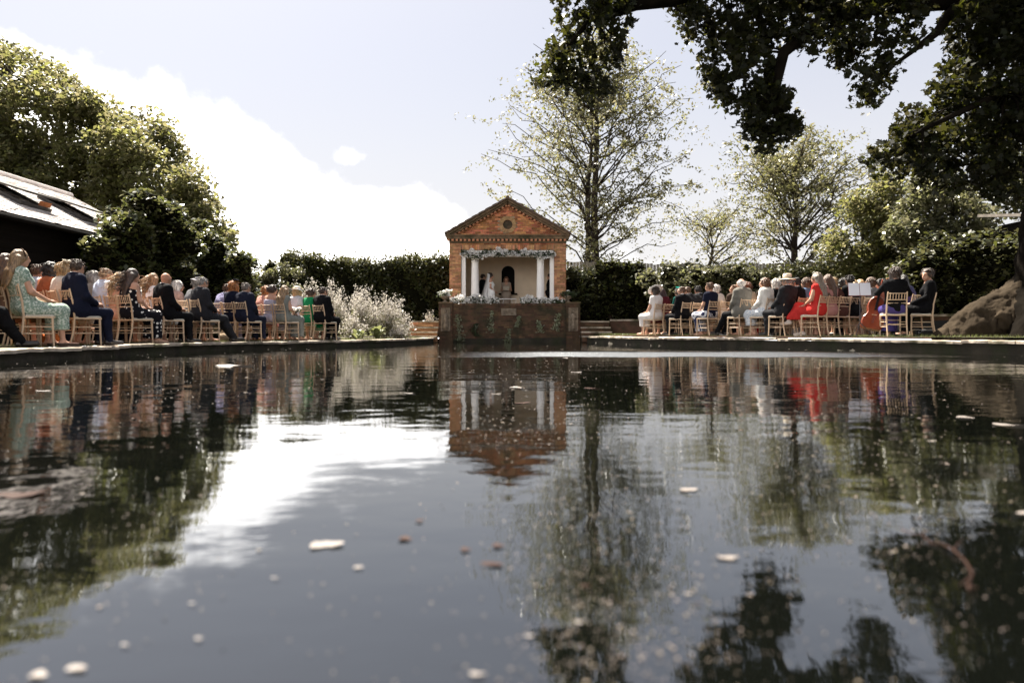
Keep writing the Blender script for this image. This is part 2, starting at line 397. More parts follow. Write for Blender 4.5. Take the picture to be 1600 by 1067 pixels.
    fm = N(t, 'ShaderNodeMapRange', interpolation_type='SMOOTHSTEP'); L(nz(.55, (1, .8, 1), 7), fm.inputs['Value']); fm.inputs['From Min'].default_value = .5; fm.inputs['From Max'].default_value = .72     # patches of dusty surface film
    fc = N(t, 'ShaderNodeMix', data_type='RGBA'); L(fm.outputs[0], fc.inputs['Factor']); fc.inputs['A'].default_value = (.0022, .0026, .002, 1); fc.inputs['B'].default_value = (.011, .010, .008, 1); L(fc.outputs['Result'], b.inputs['Base Color'])
    # a cat's-paw of wind across the far right of the pool
    edge = math_n(t, 'ADD', sep.outputs[1], math_n(t, 'MULTIPLY', math_n(t, 'SUBTRACT', nz(.9, (1, .4, 1), 4), .5), 1.6))
    u = N(t, 'ShaderNodeMapRange', interpolation_type='SMOOTHSTEP'); L(edge, u.inputs['Value']); u.inputs['From Min'].default_value = 10.5; u.inputs['From Max'].default_value = 10.9
    v = N(t, 'ShaderNodeMapRange', interpolation_type='SMOOTHSTEP'); L(edge, v.inputs['Value']); v.inputs['From Min'].default_value = 14.4; v.inputs['From Max'].default_value = 12.6
    w = N(t, 'ShaderNodeMapRange', interpolation_type='SMOOTHSTEP'); L(sep.outputs[0], w.inputs['Value']); w.inputs['From Min'].default_value = -1.6; w.inputs['From Max'].default_value = 1.0
    x = N(t, 'ShaderNodeMapRange', interpolation_type='SMOOTHSTEP'); L(sep.outputs[0], x.inputs['Value']); x.inputs['From Min'].default_value = 8; x.inputs['From Max'].default_value = 4.5
    msk = math_n(t, 'MULTIPLY', math_n(t, 'MULTIPLY', u.outputs[0], v.outputs[0]), math_n(t, 'MULTIPLY', w.outputs[0], x.outputs[0]))
    rip = math_n(t, 'MULTIPLY', math_n(t, 'MULTIPLY', nz(22, (.6, 1.2, 1), 2), .035), msk)
    L(math_n(t, 'ADD', math_n(t, 'MULTIPLY', msk, .42), .015), b.inputs['Roughness'])
    h = math_n(t, 'ADD', math_n(t, 'ADD', calm, fine), rip)
    bp = N(t, 'ShaderNodeBump'); bp.inputs['Strength'].default_value = 1; bp.inputs['Distance'].default_value = 1; L(h, bp.inputs['Height']); L(bp.outputs[0], b.inputs['Normal'])
    q = offset(POOL, .2); mb = MB(); mb.add([(*p, 0.0) for p in q], [tuple(range(len(q)-1, -1, -1))])
    wa = mb.build('water', m); wa['kind'] = 'structure'; wa['label'] = 'dark still water of the garden pool'
    if wa.data.polygons[0].normal.z < 0: wa.data.flip_normals()
    # grass tufts along the pool edge and on the far lawn
    P = []; H = []
    for k in range(n):
        a = POOL[k]
        if a[1] < 6 or 45 <= k < 50: continue
        for _ in range(130):
            f = random.random(); off = .36 + abs(random.gauss(0, .5)) + .02
            q = offset(POOL, off)[k]*(1-f)+offset(POOL, off)[(k+1) % n]*f if False else None
            P.append((k, f, off))
    PA = np.array([p[0] for p in P], int); FF = np.array([p[1] for p in P])[:, None]; OFF = np.array([p[2] for p in P])[:, None]
    t0 = np.roll(POOL, -1, 0)-np.roll(POOL, 1, 0); t0 /= np.linalg.norm(t0, axis=1)[:, None]; nr = np.stack([-t0[:, 1], t0[:, 0]], 1)
    q = (POOL[PA]+nr[PA]*OFF)*(1-FF)+(POOL[(PA+1) % n]+nr[(PA+1) % n]*OFF)*FF
    m_ = len(q); base = np.column_stack([q, ground_z(q[:, 0])-.01]); hh = rng.uniform(.025, .075, m_)
    ang = rng.uniform(0, 2*np.pi, m_); wv = np.column_stack([np.cos(ang), np.sin(ang), np.zeros(m_)])*.006
    tip = base + np.column_stack([rng.normal(0, .025, m_), rng.normal(0, .025, m_), hh])
    V = np.stack([base-wv, base+wv, tip], 1).reshape(-1, 3)
    g = link('grass', fast_mesh('grass', V, np.arange(m_*3).reshape(m_, 3)), M_BLADE); g['kind'] = 'stuff'; g['label'] = 'short grass growing along the pool coping'
setting()
# ------------------------------------------------------------------ bricks
def brick_panel(m, x0, x1, z0, z1, y, keep=None, L=.225, H=.075, j=.011, dep=.03, face=-1, axis='x', soldier=False):
    """Running-bond bricks on a plane y = const (axis 'x') or x = const (axis 'y'); each its own little box."""
    rows = max(1, round((z1-z0)/H)); H = (z1-z0)/rows
    for r in range(rows):
        za, zb = z0+r*H, z0+(r+1)*H
        x = x0 - (L/2 if r % 2 else 0)
        while x < x1-1e-4:
            a, b = max(x, x0), min(x+L, x1); x += L
            if b-a < .03: continue
            if keep and not keep((a+b)/2, (za+zb)/2): continue
            e = random.uniform(0, .006)
            if axis == 'x': m.box(a+j/2, b-j/2, y-dep*.4-e if face < 0 else y-dep, y+dep if face < 0 else y+dep*.4+e, za+j/2, zb-j/2)
            else: m.box(y-dep*.4-e if face < 0 else y-dep, y+dep if face < 0 else y+dep*.4+e, a+j/2, b-j/2, za+j/2, zb-j/2)
    return m
TX, TY, TF = -0.17, 27.2, 1.05          # temple centre, front plane, floor
def terrace():
    T = empty('brick_terrace', (TX, 25.5, 0), 0, 'dark brick terrace wall rising from the pool under the temple', 'terrace')
    xl, xr, top = -2.72, 2.53, 1.45
    y = 25.5
    MB().box(xl+.3, xr-.3, y+.03, y+.36, -.4, top-.01).build('wall_core', M_MORTAR_DARK, T)
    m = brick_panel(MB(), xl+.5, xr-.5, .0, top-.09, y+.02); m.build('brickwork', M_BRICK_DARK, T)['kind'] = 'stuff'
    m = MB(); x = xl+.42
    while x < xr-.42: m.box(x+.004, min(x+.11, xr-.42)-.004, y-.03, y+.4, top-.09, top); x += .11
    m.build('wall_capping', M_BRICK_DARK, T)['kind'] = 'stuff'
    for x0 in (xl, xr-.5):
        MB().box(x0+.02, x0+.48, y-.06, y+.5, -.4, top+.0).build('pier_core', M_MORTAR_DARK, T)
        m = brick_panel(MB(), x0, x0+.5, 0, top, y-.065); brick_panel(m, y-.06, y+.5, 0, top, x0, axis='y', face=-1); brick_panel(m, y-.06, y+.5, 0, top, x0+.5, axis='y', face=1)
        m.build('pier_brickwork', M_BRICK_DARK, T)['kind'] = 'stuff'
        MB().box(x0-.03, x0+.53, y-.11, y+.53, top, top+.05).build('pier_cap', M_TRIM, T)
        # carved relief panel: a draped standing figure in a frame
        px = x0+.25; m = MB(); m.box(px-.17, px+.17, y-.10, y-.07, .42, 1.28)
        for sx in (-1, 1): m.box(px+sx*.155-.02, px+sx*.155+.02, y-.125, y-.1, .42, 1.28)
        m.box(px-.135, px+.135, y-.125, y-.1, .42, .46); m.box(px-.135, px+.135, y-.125, y-.1, 1.24, 1.28)
        pan = m.build('relief_panel', M_STONE, T)
        m = MB(); m.ico((px, y-.12, 1.14), .055, sy=.7, sz=1.15)
        m.tube([(px, y-.105, 1.08), (px, y-.11, 1.0), (px, y-.11, .85), (px, y-.115, .6), (px, y-.11, .47)], [.03, .085, .065, .09, .10], 10)
        m.tube([(px-.08, y-.11, 1.0), (px-.1, y-.13, .86), (px-.02, y-.14, .8)], [.03, .028, .022], 6)
        m.tube([(px+.08, y-.11, 1.0), (px+.11, y-.13, .88), (px+.05, y-.14, .98)], [.03, .028, .022], 6)
        for k in range(6): m.tube([(px-.07+k*.028, y-.15, .8), (px-.085+k*.034, y-.17, .47)], [.008, .014], 5)
        m.build('relief_figure', M_STONE, pan, True)
    # tablet with a wreath
    cx = TX+.05; tb = MB().box(cx-.28, cx+.28, y-.045, y-.005, 1.0, 1.26).build('stone_tablet', M_STONE, T)
    m = MB(); m.tube([(cx+.15*math.cos(a*math.pi/10), y-.05, 1.13+.075*math.sin(a*math.pi/10)) for a in range(21)], .016, 6)
    m.tube([(cx-.1, y-.045, 1.11), (cx, y-.06, 1.15), (cx+.1, y-.045, 1.11)], .02, 6); m.build('wreath_relief', M_STONE, tb, True)
    # side walls and floor
    MB().box(xl+.02, xl+.4, y+.53, 31.5, -.4, TF+.3).build('side_wall', M_BRICK_DARK, T)
    MB().box(xr-.4, xr-.02, y+.53, 31.5, -.4, TF+.3).build('side_wall', M_BRICK_DARK, T)
    MB().box(xl+.41, xr-.41, y+.37, 31.5, .2, TF).build('floor_slab', M_COPING, T)
    MB().box(xl-.15, xr+.15, y-.14, y-.06, -.3, -.02).build('footing', M_RIMWALL, T)
    # steps either side
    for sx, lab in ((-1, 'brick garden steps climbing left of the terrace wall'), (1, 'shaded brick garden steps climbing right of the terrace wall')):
        e = xl if sx < 0 else xr; w = 1.15
        st = empty('garden_steps', (e+sx*w/2, 25.2, .2), 0, lab, 'steps')
        a, b = (e-w, e-.02) if sx < 0 else (e+.02, e+w)
        for k, (zt) in enumerate((.24, .40, .57, .80)):
            y0 = 24.75+k*.33
            q = MB(); brick_panel(q, a, b, zt-.21, zt-.05, y0+.03, H=.07); q.box(a+.01, b-.01, y0+.045, y0+.6, zt-.22, zt-.055)
            r_ = q.build('riser', M_BRICK_DARK if sx > 0 else M_BRICK, st)  # right risers take the darker brick: shade put into their colour
            m = MB(); x = a
            while x < b-.02:
                x2 = min(x+random.uniform(.32, .45), b); m.box(x+.004, x2-.004, y0-.02, y0+.42, zt-.048, zt+random.uniform(-.004, .004)); x = x2
            m.build('tread', M_COPING, r_)
terrace()
def temple():
    T = empty('garden_temple', (TX, TY, TF), 0, 'small brick garden temple with white columns and pediment', 'temple')
    hw, ow, y, D = 2.315, 1.85, TY, 3.1
    zl0, zl1, zc0, zc1 = 3.41, 3.64, 3.92, 4.23
    # piers
    for sx in (-1, 1):
        a, b = sorted((TX+sx*ow, TX+sx*hw))
        p = MB().box(a+.02, b-.02, y+.025, y+.46, TF, zc0).build('pier', M_MORTAR, T)
        m = brick_panel(MB(), a, b, TF, zc0, y+.02); brick_panel(m, y+.05, y+D, TF, zc0, a if sx < 0 else b, axis='y', face=sx)
        m.build('pier_brickwork', M_BRICK, p)['kind'] = 'stuff'
        MB().box(*sorted((TX+sx*(ow+.01), TX+sx*(hw-.03))), y+.47, y+D, TF, zc0).build('side_wall', M_MORTAR, T)
        MB().box(*sorted((TX+sx*(ow-.003), TX+sx*(ow+.008))), y+.47, y+D-.7, TF, zc0-.2).build('inner_wall', M_PLASTER, T)
    # frieze: header of bricks on end with red bands
    MB().box(TX-ow, TX+ow, y+.03, y+.44, zl1, zc0).build('lintel_core', M_MORTAR, T)
    m = MB(); m2 = MB(); x = TX-ow+.01; k = 0
    while x < TX+ow-.04:
        (m2 if (k % 13) in (6, 7, 8) else m).box(x+.004, x+.066, y+.008-random.uniform(0, .006), y+.05, zl1+.015, zc0-.07); x += .0705; k += 1
    brick_panel(m2, TX-ow, TX+ow, zc0-.065, zc0, y+.015)
    m.build('frieze_bricks', M_BRICK, T)['kind'] = 'stuff'; m2.build('frieze_red_bricks', M_BRICK_RED, T)['kind'] = 'stuff'
    # cornice with dentils
    MB().box(TX-hw-.02, TX+hw+.02, y-.05, y+.4, zc0, zc0+.07).build('cornice_bed', M_TRIM, T)
    MB().box(TX-hw-.12, TX+hw+.12, y-.16, y+.4, zc0+.15, zc1-.05).build('cornice', M_TRIM, T)
    MB().box(TX-hw-.17, TX+hw+.17, y-.21, y+.4, zc1-.05, zc1).build('cornice_lip', M_TRIM, T)
    MB().box(TX-hw, TX+hw, y-.04, y+.4, zc0+.07, zc0+.15).build('dentil_bed', M_TRIM, T)
    x = TX-hw-.08; me = None
    while x < TX+hw+.03:
        if me is None: me = MB().box(0, .085, -.10, 0, 0, .078).mesh('dentil')
        o = link('dentil', me, M_BRICK, T, world=False); o.location = (x-TX, -.041, zc0+.071-TF); x += .165
    # pediment
    ph = 5.60; base = zc1
    def inside(a, z): return abs(a-TX) < hw*(1-(z-base)/(ph-base))-.02 and (a-TX)**2+(z-4.66)**2 > .345**2
    m = MB(); m.add([(TX-hw, y+.06, base), (TX+hw, y+.06, base), (TX, y+.06, ph), (TX-hw, y+.4, base), (TX+hw, y+.4, base), (TX, y+.4, ph)], [(0, 1, 2), (3, 5, 4), (0, 3, 4, 1), (1, 4, 5, 2), (2, 5, 3, 0)])
    ped = m.build('pediment', M_MORTAR, T)
    brick_panel(MB(), TX-hw, TX+hw, base, ph, y+.05, inside).build('pediment_brickwork', M_BRICK_RED, ped)['kind'] = 'stuff'
    # round window: ring of voussoirs, recessed brick disc
    ring = MB(); nV = 36
    for k in range(nV):
        a0, a1 = 2*math.pi*k/nV+.012, 2*math.pi*(k+1)/nV-.012; V = []
        for yy in (y+.0, y+.06):
            for r_, a in ((.19, a0), (.34, a0), (.34, a1), (.19, a1)): V.append((TX+r_*math.cos(a), yy, 4.66+r_*math.sin(a)))
        ring.add(V, [(0, 3, 2, 1), (4, 5, 6, 7), (0, 1, 5, 4), (1, 2, 6, 5), (2, 3, 7, 6), (3, 0, 4, 7)])
    rw = ring.build('round_window', mat('pale_voussoir', (.36, .22, .11), .9, .15, 8, island=.2), T)
    MB().add([(TX+.2*math.cos(k*math.pi/16), y+.059, 4.66+.2*math.sin(k*math.pi/16)) for k in range(32)], [tuple(range(31, -1, -1))]).build('infill_bed', M_MORTAR_DARK, rw)
    ring2 = MB(); V = []
    for yy in (y-.0, y+.058):
        for k in range(32): V.append((TX+.19*math.cos(k*math.pi/16), yy, 4.66+.19*math.sin(k*math.pi/16)))
    ring2.add(V, [(k, (k+1) % 32, 32+(k+1) % 32, 32+k) for k in range(32)]); ring2.build('reveal', M_BRICK_RED, rw)
    brick_panel(MB(), TX-.2, TX+.2, 4.46, 4.86, y+.056, lambda a, z: (a-TX)**2+(z-4.66)**2 < .03, dep=.002, L=.13).build('blind_infill', M_BRICK_DARK, rw)['kind'] = 'stuff'
    # roof slabs, raking cornice, rafters' ends
    ehw, ez, az = 2.52, 4.30, 5.73
    for sx in (-1, 1):
        def rk(o0, o1, z_, y0, y1, th, nm, mt, par=T):
            d = Vector((ehw, 0, -(az-ez))).normalized(); nrm = Vector((az-ez, 0, ehw)).normalized()
            P = []
            for yy in (y0, y1):
                for f, h in ((o0, z_), (o1, z_), (o1, z_+th), (o0, z_+th)):
                    q = Vector((0, 0, az)) + d*f + nrm*(h-.10); P.append((TX+sx*q.x, yy, q.z))
            mm = MB(); Fs = [(0, 1, 2, 3), (7, 6, 5, 4), (0, 4, 5, 1), (1, 5, 6, 2), (2, 6, 7, 3), (3, 7, 4, 0)]
            mm.add(P, Fs); return mm.build(nm, mt, par)
        Lr = math.hypot(ehw, az-ez)
        rs = rk(0.0, Lr, .03, y-.30, y+D+.25, .05, 'roof', M_TILE)
        rk(0.06, Lr-.06, -.05, y-.24, y+.06, .075, 'raking_cornice', M_TRIM)
        rk(0.10, Lr-.10, -.13, y-.15, y+.06, .075, 'raking_bed', M_TRIM)
        k = .18
        while k < Lr-.2: rk(k, k+.08, -.20, y-.11, y+.05, .065, 'raking_dentil', M_BRICK); k += .165
        m = MB(); d = Vector((ehw, 0, -(az-ez))).normalized(); nrm = Vector((az-ez, 0, ehw)).normalized()
        for r_ in range(18):
            f = Lr-.02-r_*.155; yy = y-.31+(.08 if r_ % 2 else 0)
            while yy < y+D+.2:
                a = Vector((0, 0, az))+d*f+nrm*(-.012+random.uniform(0, .006)); b = Vector((0, 0, az))+d*max(f-.2, 0)+nrm*(-.018)
                n_ = nrm*.014; V = [(TX+sx*q.x, t_, q.z) for t_ in (yy+.004, yy+.156) for q in (a, b, b+n_, a+n_)]
                m.add(V, [(0, 1, 2, 3), (7, 6, 5, 4), (0, 4, 5, 1), (1, 5, 6, 2), (2, 6, 7, 3), (3, 7, 4, 0)]); yy += .16
        m.build('roof_tiles', M_TILE, rs)['kind'] = 'stuff'
    MB().tube([(TX, y-.31, az-.04), (TX, y+D+.26, az-.04)], .07, 8).build('ridge_tile', M_TILE, T)
    MB().box(TX-hw+.05, TX+hw-.05, y+.48, y+D, 3.72, 3.78).build('ceiling', M_PLASTER, T)
    # back wall with arched niche
    yb = y+2.4; nx = TX+.17*0; nw, n0, n1 = .285, 2.05, 2.96
    m = MB(); m.box(TX-ow, nx-nw, yb, yb+.2, TF, 3.72); m.box(nx+nw, TX+ow, yb, yb+.2, TF, 3.72); m.box(nx-nw, nx+nw, yb, yb+.2, TF, n0)
    A = [(nx-nw*math.cos(k*math.pi/16), n1+nw*math.sin(k*math.pi/16)) for k in range(17)]
    for k in range(16):
        m.add([(A[k][0], yb, A[k][1]), (A[k+1][0], yb, A[k+1][1]), (A[k+1][0], yb, 3.72), (A[k][0], yb, 3.72)], [(0, 1, 2, 3)])
    bw = m.build('back_wall', M_PLASTER, T)
    m = MB(); B = [(nx-nw, n0)]+A+[(nx+nw, n0)]
    V = [(a, yb, z) for a, z in B]+[(a, yb+.45, z) for a, z in B]; nb = len(B)
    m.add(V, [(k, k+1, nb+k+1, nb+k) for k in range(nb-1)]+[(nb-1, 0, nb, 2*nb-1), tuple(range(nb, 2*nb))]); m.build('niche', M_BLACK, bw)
    m = MB(); V = []
    for rr, yy in ((nw+.01, yb-.02), (nw+.12, yb-.02), (nw+.12, yb)):
        V += [(nx-rr, yy, n1-.12)]+[(nx-rr*math.cos(k*math.pi/16), yy, n1+rr*math.sin(k*math.pi/16)) for k in range(17)]+[(nx+rr, yy, n1-.12)]
    m.add(V, [(j*19+k, j*19+k+1, (j+1)*19+k+1, (j+1)*19+k) for j in range(2) for k in range(18)]); m.build('arch_band', M_PLASTER, bw)
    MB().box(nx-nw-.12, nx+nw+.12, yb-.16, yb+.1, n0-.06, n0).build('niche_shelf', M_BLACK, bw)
    # white lintel, jambs, columns
    MB().box(TX-ow+.005, TX+ow-.005, y+.06, y+.42, zl0, zl1-.002).build('lintel', M_WHITE, T)
    for sx in (-1, 1):
        a, b = sorted((TX+sx*(ow-.16), TX+sx*(ow-.005))); MB().box(a, b, y+.07, y+.42, TF, zl0-.002).build('jamb', M_WHITE, T)
        c = (TX+sx*1.315, y+.24, TF); H = zl0-TF
        prof = [(.20, 0), (.20, .06), (.185, .075), (.19, .11), (.165, .13), (.158, .17), (.160, .5), (.158, 1.0), (.150, 1.5), (.138, H-.30), (.136, H-.23), (.152, H-.22), (.152, H-.195), (.136, H-.185), (.136, H-.13), (.16, H-.10), (.185, H-.075)]
        cm = MB().lathe(prof, c, 28).build('column', M_WHITE, T, False)
        cm.data.polygons.foreach_set('use_smooth', [abs(p.normal.z) < .9 for p in cm.data.polygons])
        MB().box(c[0]-.2, c[0]+.2, c[1]-.2, c[1]+.2, zl0-.076, zl0-.003).build('abacus', M_WHITE, cm)
temple()
# ------------------------------------------------------------------ flowers
def rose_mesh():
    m = MB()
    for ring, (n, r, h, op) in enumerate(((3, .25, .55, .1), (5, .5, .5, .3), (6, .8, .35, .6), (7, 1.0, .1, .95))):
        for k in range(n):
            a = 2*math.pi*(k+.5*(ring % 2))/n+random.uniform(-.15, .15); w = 2.6/n+.25
            V = []
            for i, (rr, z) in enumerate(((.1, -.5), (r*.75, -.1+.1*h), (r, h), (r*1.08, h-.05-.15*op))):
                for da in (-w/2, 0, w/2):
                    sc = .3 if i == 0 else (1 if i < 3 else .75); V.append((rr*math.cos(a+da*sc), rr*math.sin(a+da*sc), z*.9-(.08 if da else 0)))
            m.add(V, [(i*3+j, i*3+j+1, (i+1)*3+j+1, (i+1)*3+j) for i in range(3) for j in range(2)])
    me = m.mesh('rose'); me.polygons.foreach_set('use_smooth', np.ones(len(me.polygons), dtype=bool)); return me
ROSES = [rose_mesh() for _ in range(3)]
def roses(parent, pts, r0, r1, tilt=True, name='rose'):
    for p in pts:
        o = link(name, random.choice(ROSES), M_PETAL, parent, world=False)
        o.location = Vector(p)-parent.location; s = random.uniform(r0, r1); o.scale = (s, s, s)
        o.rotation_euler = (R(random.uniform(20, 95)), random.uniform(-.5, .5), random.uniform(-.8, .8)) if tilt else (random.uniform(-.4, .4), random.uniform(-.4, .4), random.uniform(0, 6))
def garland():
    G = empty('flower_garland', (TX, TY-.05, 3.55), 0, 'white rose garland strung along the temple lintel', 'garland')
    P = []; C = []
    for k in range(46):
        f = k/45; x = TX-1.82+3.64*f; z = 3.53+.07*math.sin(f*19)+random.uniform(-.08, .07)
        if abs(abs(x-TX)-1.3) < .3: z -= random.uniform(0, .16)
        P.append((x, TY-.05-random.uniform(0, .07), z))
    for k in range(1000):
        x = TX+random.uniform(-1.86, 1.86); dr = .12 if abs(abs(x-TX)-1.3) < .28 else 0
        C.append((x, TY-.04-abs(random.gauss(0, .05)), 3.52-random.random()*dr*1.6+.05*math.sin((x-TX)*6)+random.gauss(0, .055)))
    roses(G, P, .065, .115)
    leaves('garland_leaves', C, .085, M_ROSELEAF, G, aspect=.5, up=-.3)
    for sx in (-1, 1):
        MB().tube([(TX+sx*1.85, TY+.02, 3.56), (TX+sx*.9, TY+.0, 3.51), (TX, TY+.02, 3.56)], .015, 5).build('garland_stem', M_ROSELEAF, G)
garland()
def arrangement(px0, px1, py0, py1, n, label, y=25.72, small=500, green=350):
    a, b = at(px0, py1, y), at(px1, py0, y); c = ((a.x+b.x)/2, y, 1.452)
    A = empty('flower_arrangement', c, 0, label, 'flowers')
    P = []; C = []; G = []
    for k in range(n):
        f = random.random(); x = a.x+(b.x-a.x)*f; P.append((x, y+random.uniform(-.17, .12), 1.44+(max(b.z, 1.6)-1.44)*random.random()**.8*(1-.45*abs(2*f-1))))
    for k in range(small): 
        f = random.random(); C.append((a.x+(b.x-a.x)*f, y+random.gauss(0, .11), 1.42+(b.z-1.40)*random.random()*(1-.4*abs(2*f-1))))
    for k in range(green):
        f = random.random(); G.append((a.x+(b.x-a.x)*f, y+random.gauss(0, .1)+.02, 1.38+(b.z-1.45)*random.random()*.8))
    roses(A, P, .05, .085); leaves('small_blossoms', C, .06, M_PETAL, A, aspect=.9, up=.2); leaves('foliage', G, .09, M_ROSELEAF, A, up=.2)
    for k in range(7):
        x = a.x+(b.x-a.x)*(k+.5)/7; MB().tube([(x, y, 1.452), (x+random.uniform(-.1, .1), y-.03, 1.44+(b.z-1.44)*.8)], .006, 5).build('stem', M_ROSELEAF, A)
arrangement(703, 736, 461, 476, 15, 'white roses on the parapet in front of the left jamb')
arrangement(732, 757, 458, 477, 13, 'white roses at the foot of the left temple column')
arrangement(752, 779, 461, 477, 11, 'white roses on the parapet in front of the bridal gown')
arrangement(813, 838, 461, 477, 11, 'white roses on the parapet right of the small table')
arrangement(836, 862, 464, 477, 8, 'white and green flowers at the foot of the right column', green=700)
arrangement(860, 884, 464, 476, 5, 'loose greenery with few roses below the right jamb', small=120, green=800)
def urn(x, label, n, green):
    U = empty('planted_urn', (x, 25.75, 1.501), 0, label, 'urn')
    MB().lathe([(.10, 0), (.10, .03), (.05, .05), (.04, .09), (.12, .14), (.17, .2), (.18, .235), (.16, .24)], (x, 25.75, 1.501), 18).build('urn_bowl', M_STONE, U, True)
    P = [(x+random.gauss(0, .13), 25.75+random.gauss(0, .1), 1.72+random.random()*.24) for _ in range(n)]
    roses(U, P, .05, .085)
    leaves('urn_foliage', [(x+random.gauss(0, .15), 25.75+random.gauss(0, .11), 1.70+random.random()*.2) for _ in range(green)], .08, M_ROSELEAF, U, up=.2)
urn(TX-2.35, 'stone urn of white roses on the left terrace pier', 22, 160)
urn(TX+2.28, 'stone urn with greenery on the right terrace pier', 4, 420)
def side_table():
    z = 1.655; y = 26.25; a, b = at(779, 466, y).x, at(807, 466, y).x
    T = empty('small_table', ((a+b)/2, y, TF), 0, 'small white topped table between the flower arrangements', 'table')
    MB().box(a, b, y-.2, y+.2, z-.02, z).build('table_top', M_WHITE, T)
    for x in (a+.1, b-.1):
        for yy in (y-.14, y+.14):
            MB().tube([(x-.09, yy, z-.021), (x, yy, TF+.003)], .008, 5).tube([(x+.09, yy, z-.021), (x+.01, yy, TF+.003)], .008, 5).build('hairpin_leg', M_WHITE, T)
side_table()
M_TRAIL = leafmat('trailing_leaf', (.30, .33, .20), (.2, .22, .1), rough=.5)
for (px, p0, p1, w, lab) in ((717, 491, 533, 7, 'tall straggling plant on the wall beside the left carved panel'), (744, 505, 526, 8, 'round dark plant growing low on the terrace wall'),
        (769, 486, 520, 6, 'leaning silvery plant on the wall left of the tablet'), (795, 514, 536, 4.5, 'pale fern at the waterline below the tablet'),
        (809, 494, 511, 4, 'smallest wall plant just right under the tablet'), (843, 501, 520, 5, 'two tier wall plant midway to the right pier'),
        (871, 490, 518, 6.5, 'wide based wall plant beside the right carved panel')):
    y = 25.5; b = at(px, p1, y); t_ = at(px, p0, y); o = empty('wall_plant', (b.x, y, b.z), 0, lab, 'plant', 'plants rooted in the terrace wall')
    C = []; hw = w/F_PX*y
    for k in range(170):
        f = random.random(); C.append((b.x+random.gauss(0, hw*.5)*(.5+.8*(1-f))+hw*.8*math.sin(f*4+px)*.4, y-.03-abs(random.gauss(0, .05)), b.z+(t_.z-b.z)*f))
    leaves('leaves', C, .075, M_TRAIL if px != 744 else M_ROSELEAF, o, aspect=.55, up=.3)
    for k in range(3): MB().tube([(b.x+random.uniform(-.03, .03), y-.01, b.z+(t_.z-b.z)*.1), (b.x+random.uniform(-hw, hw)*.4, y-.06, (b.z+t_.z)/2), (b.x+random.uniform(-hw, hw)*.6, y-.05, t_.z-.03)], .006, 4).build('stem', M_TRAIL, o)
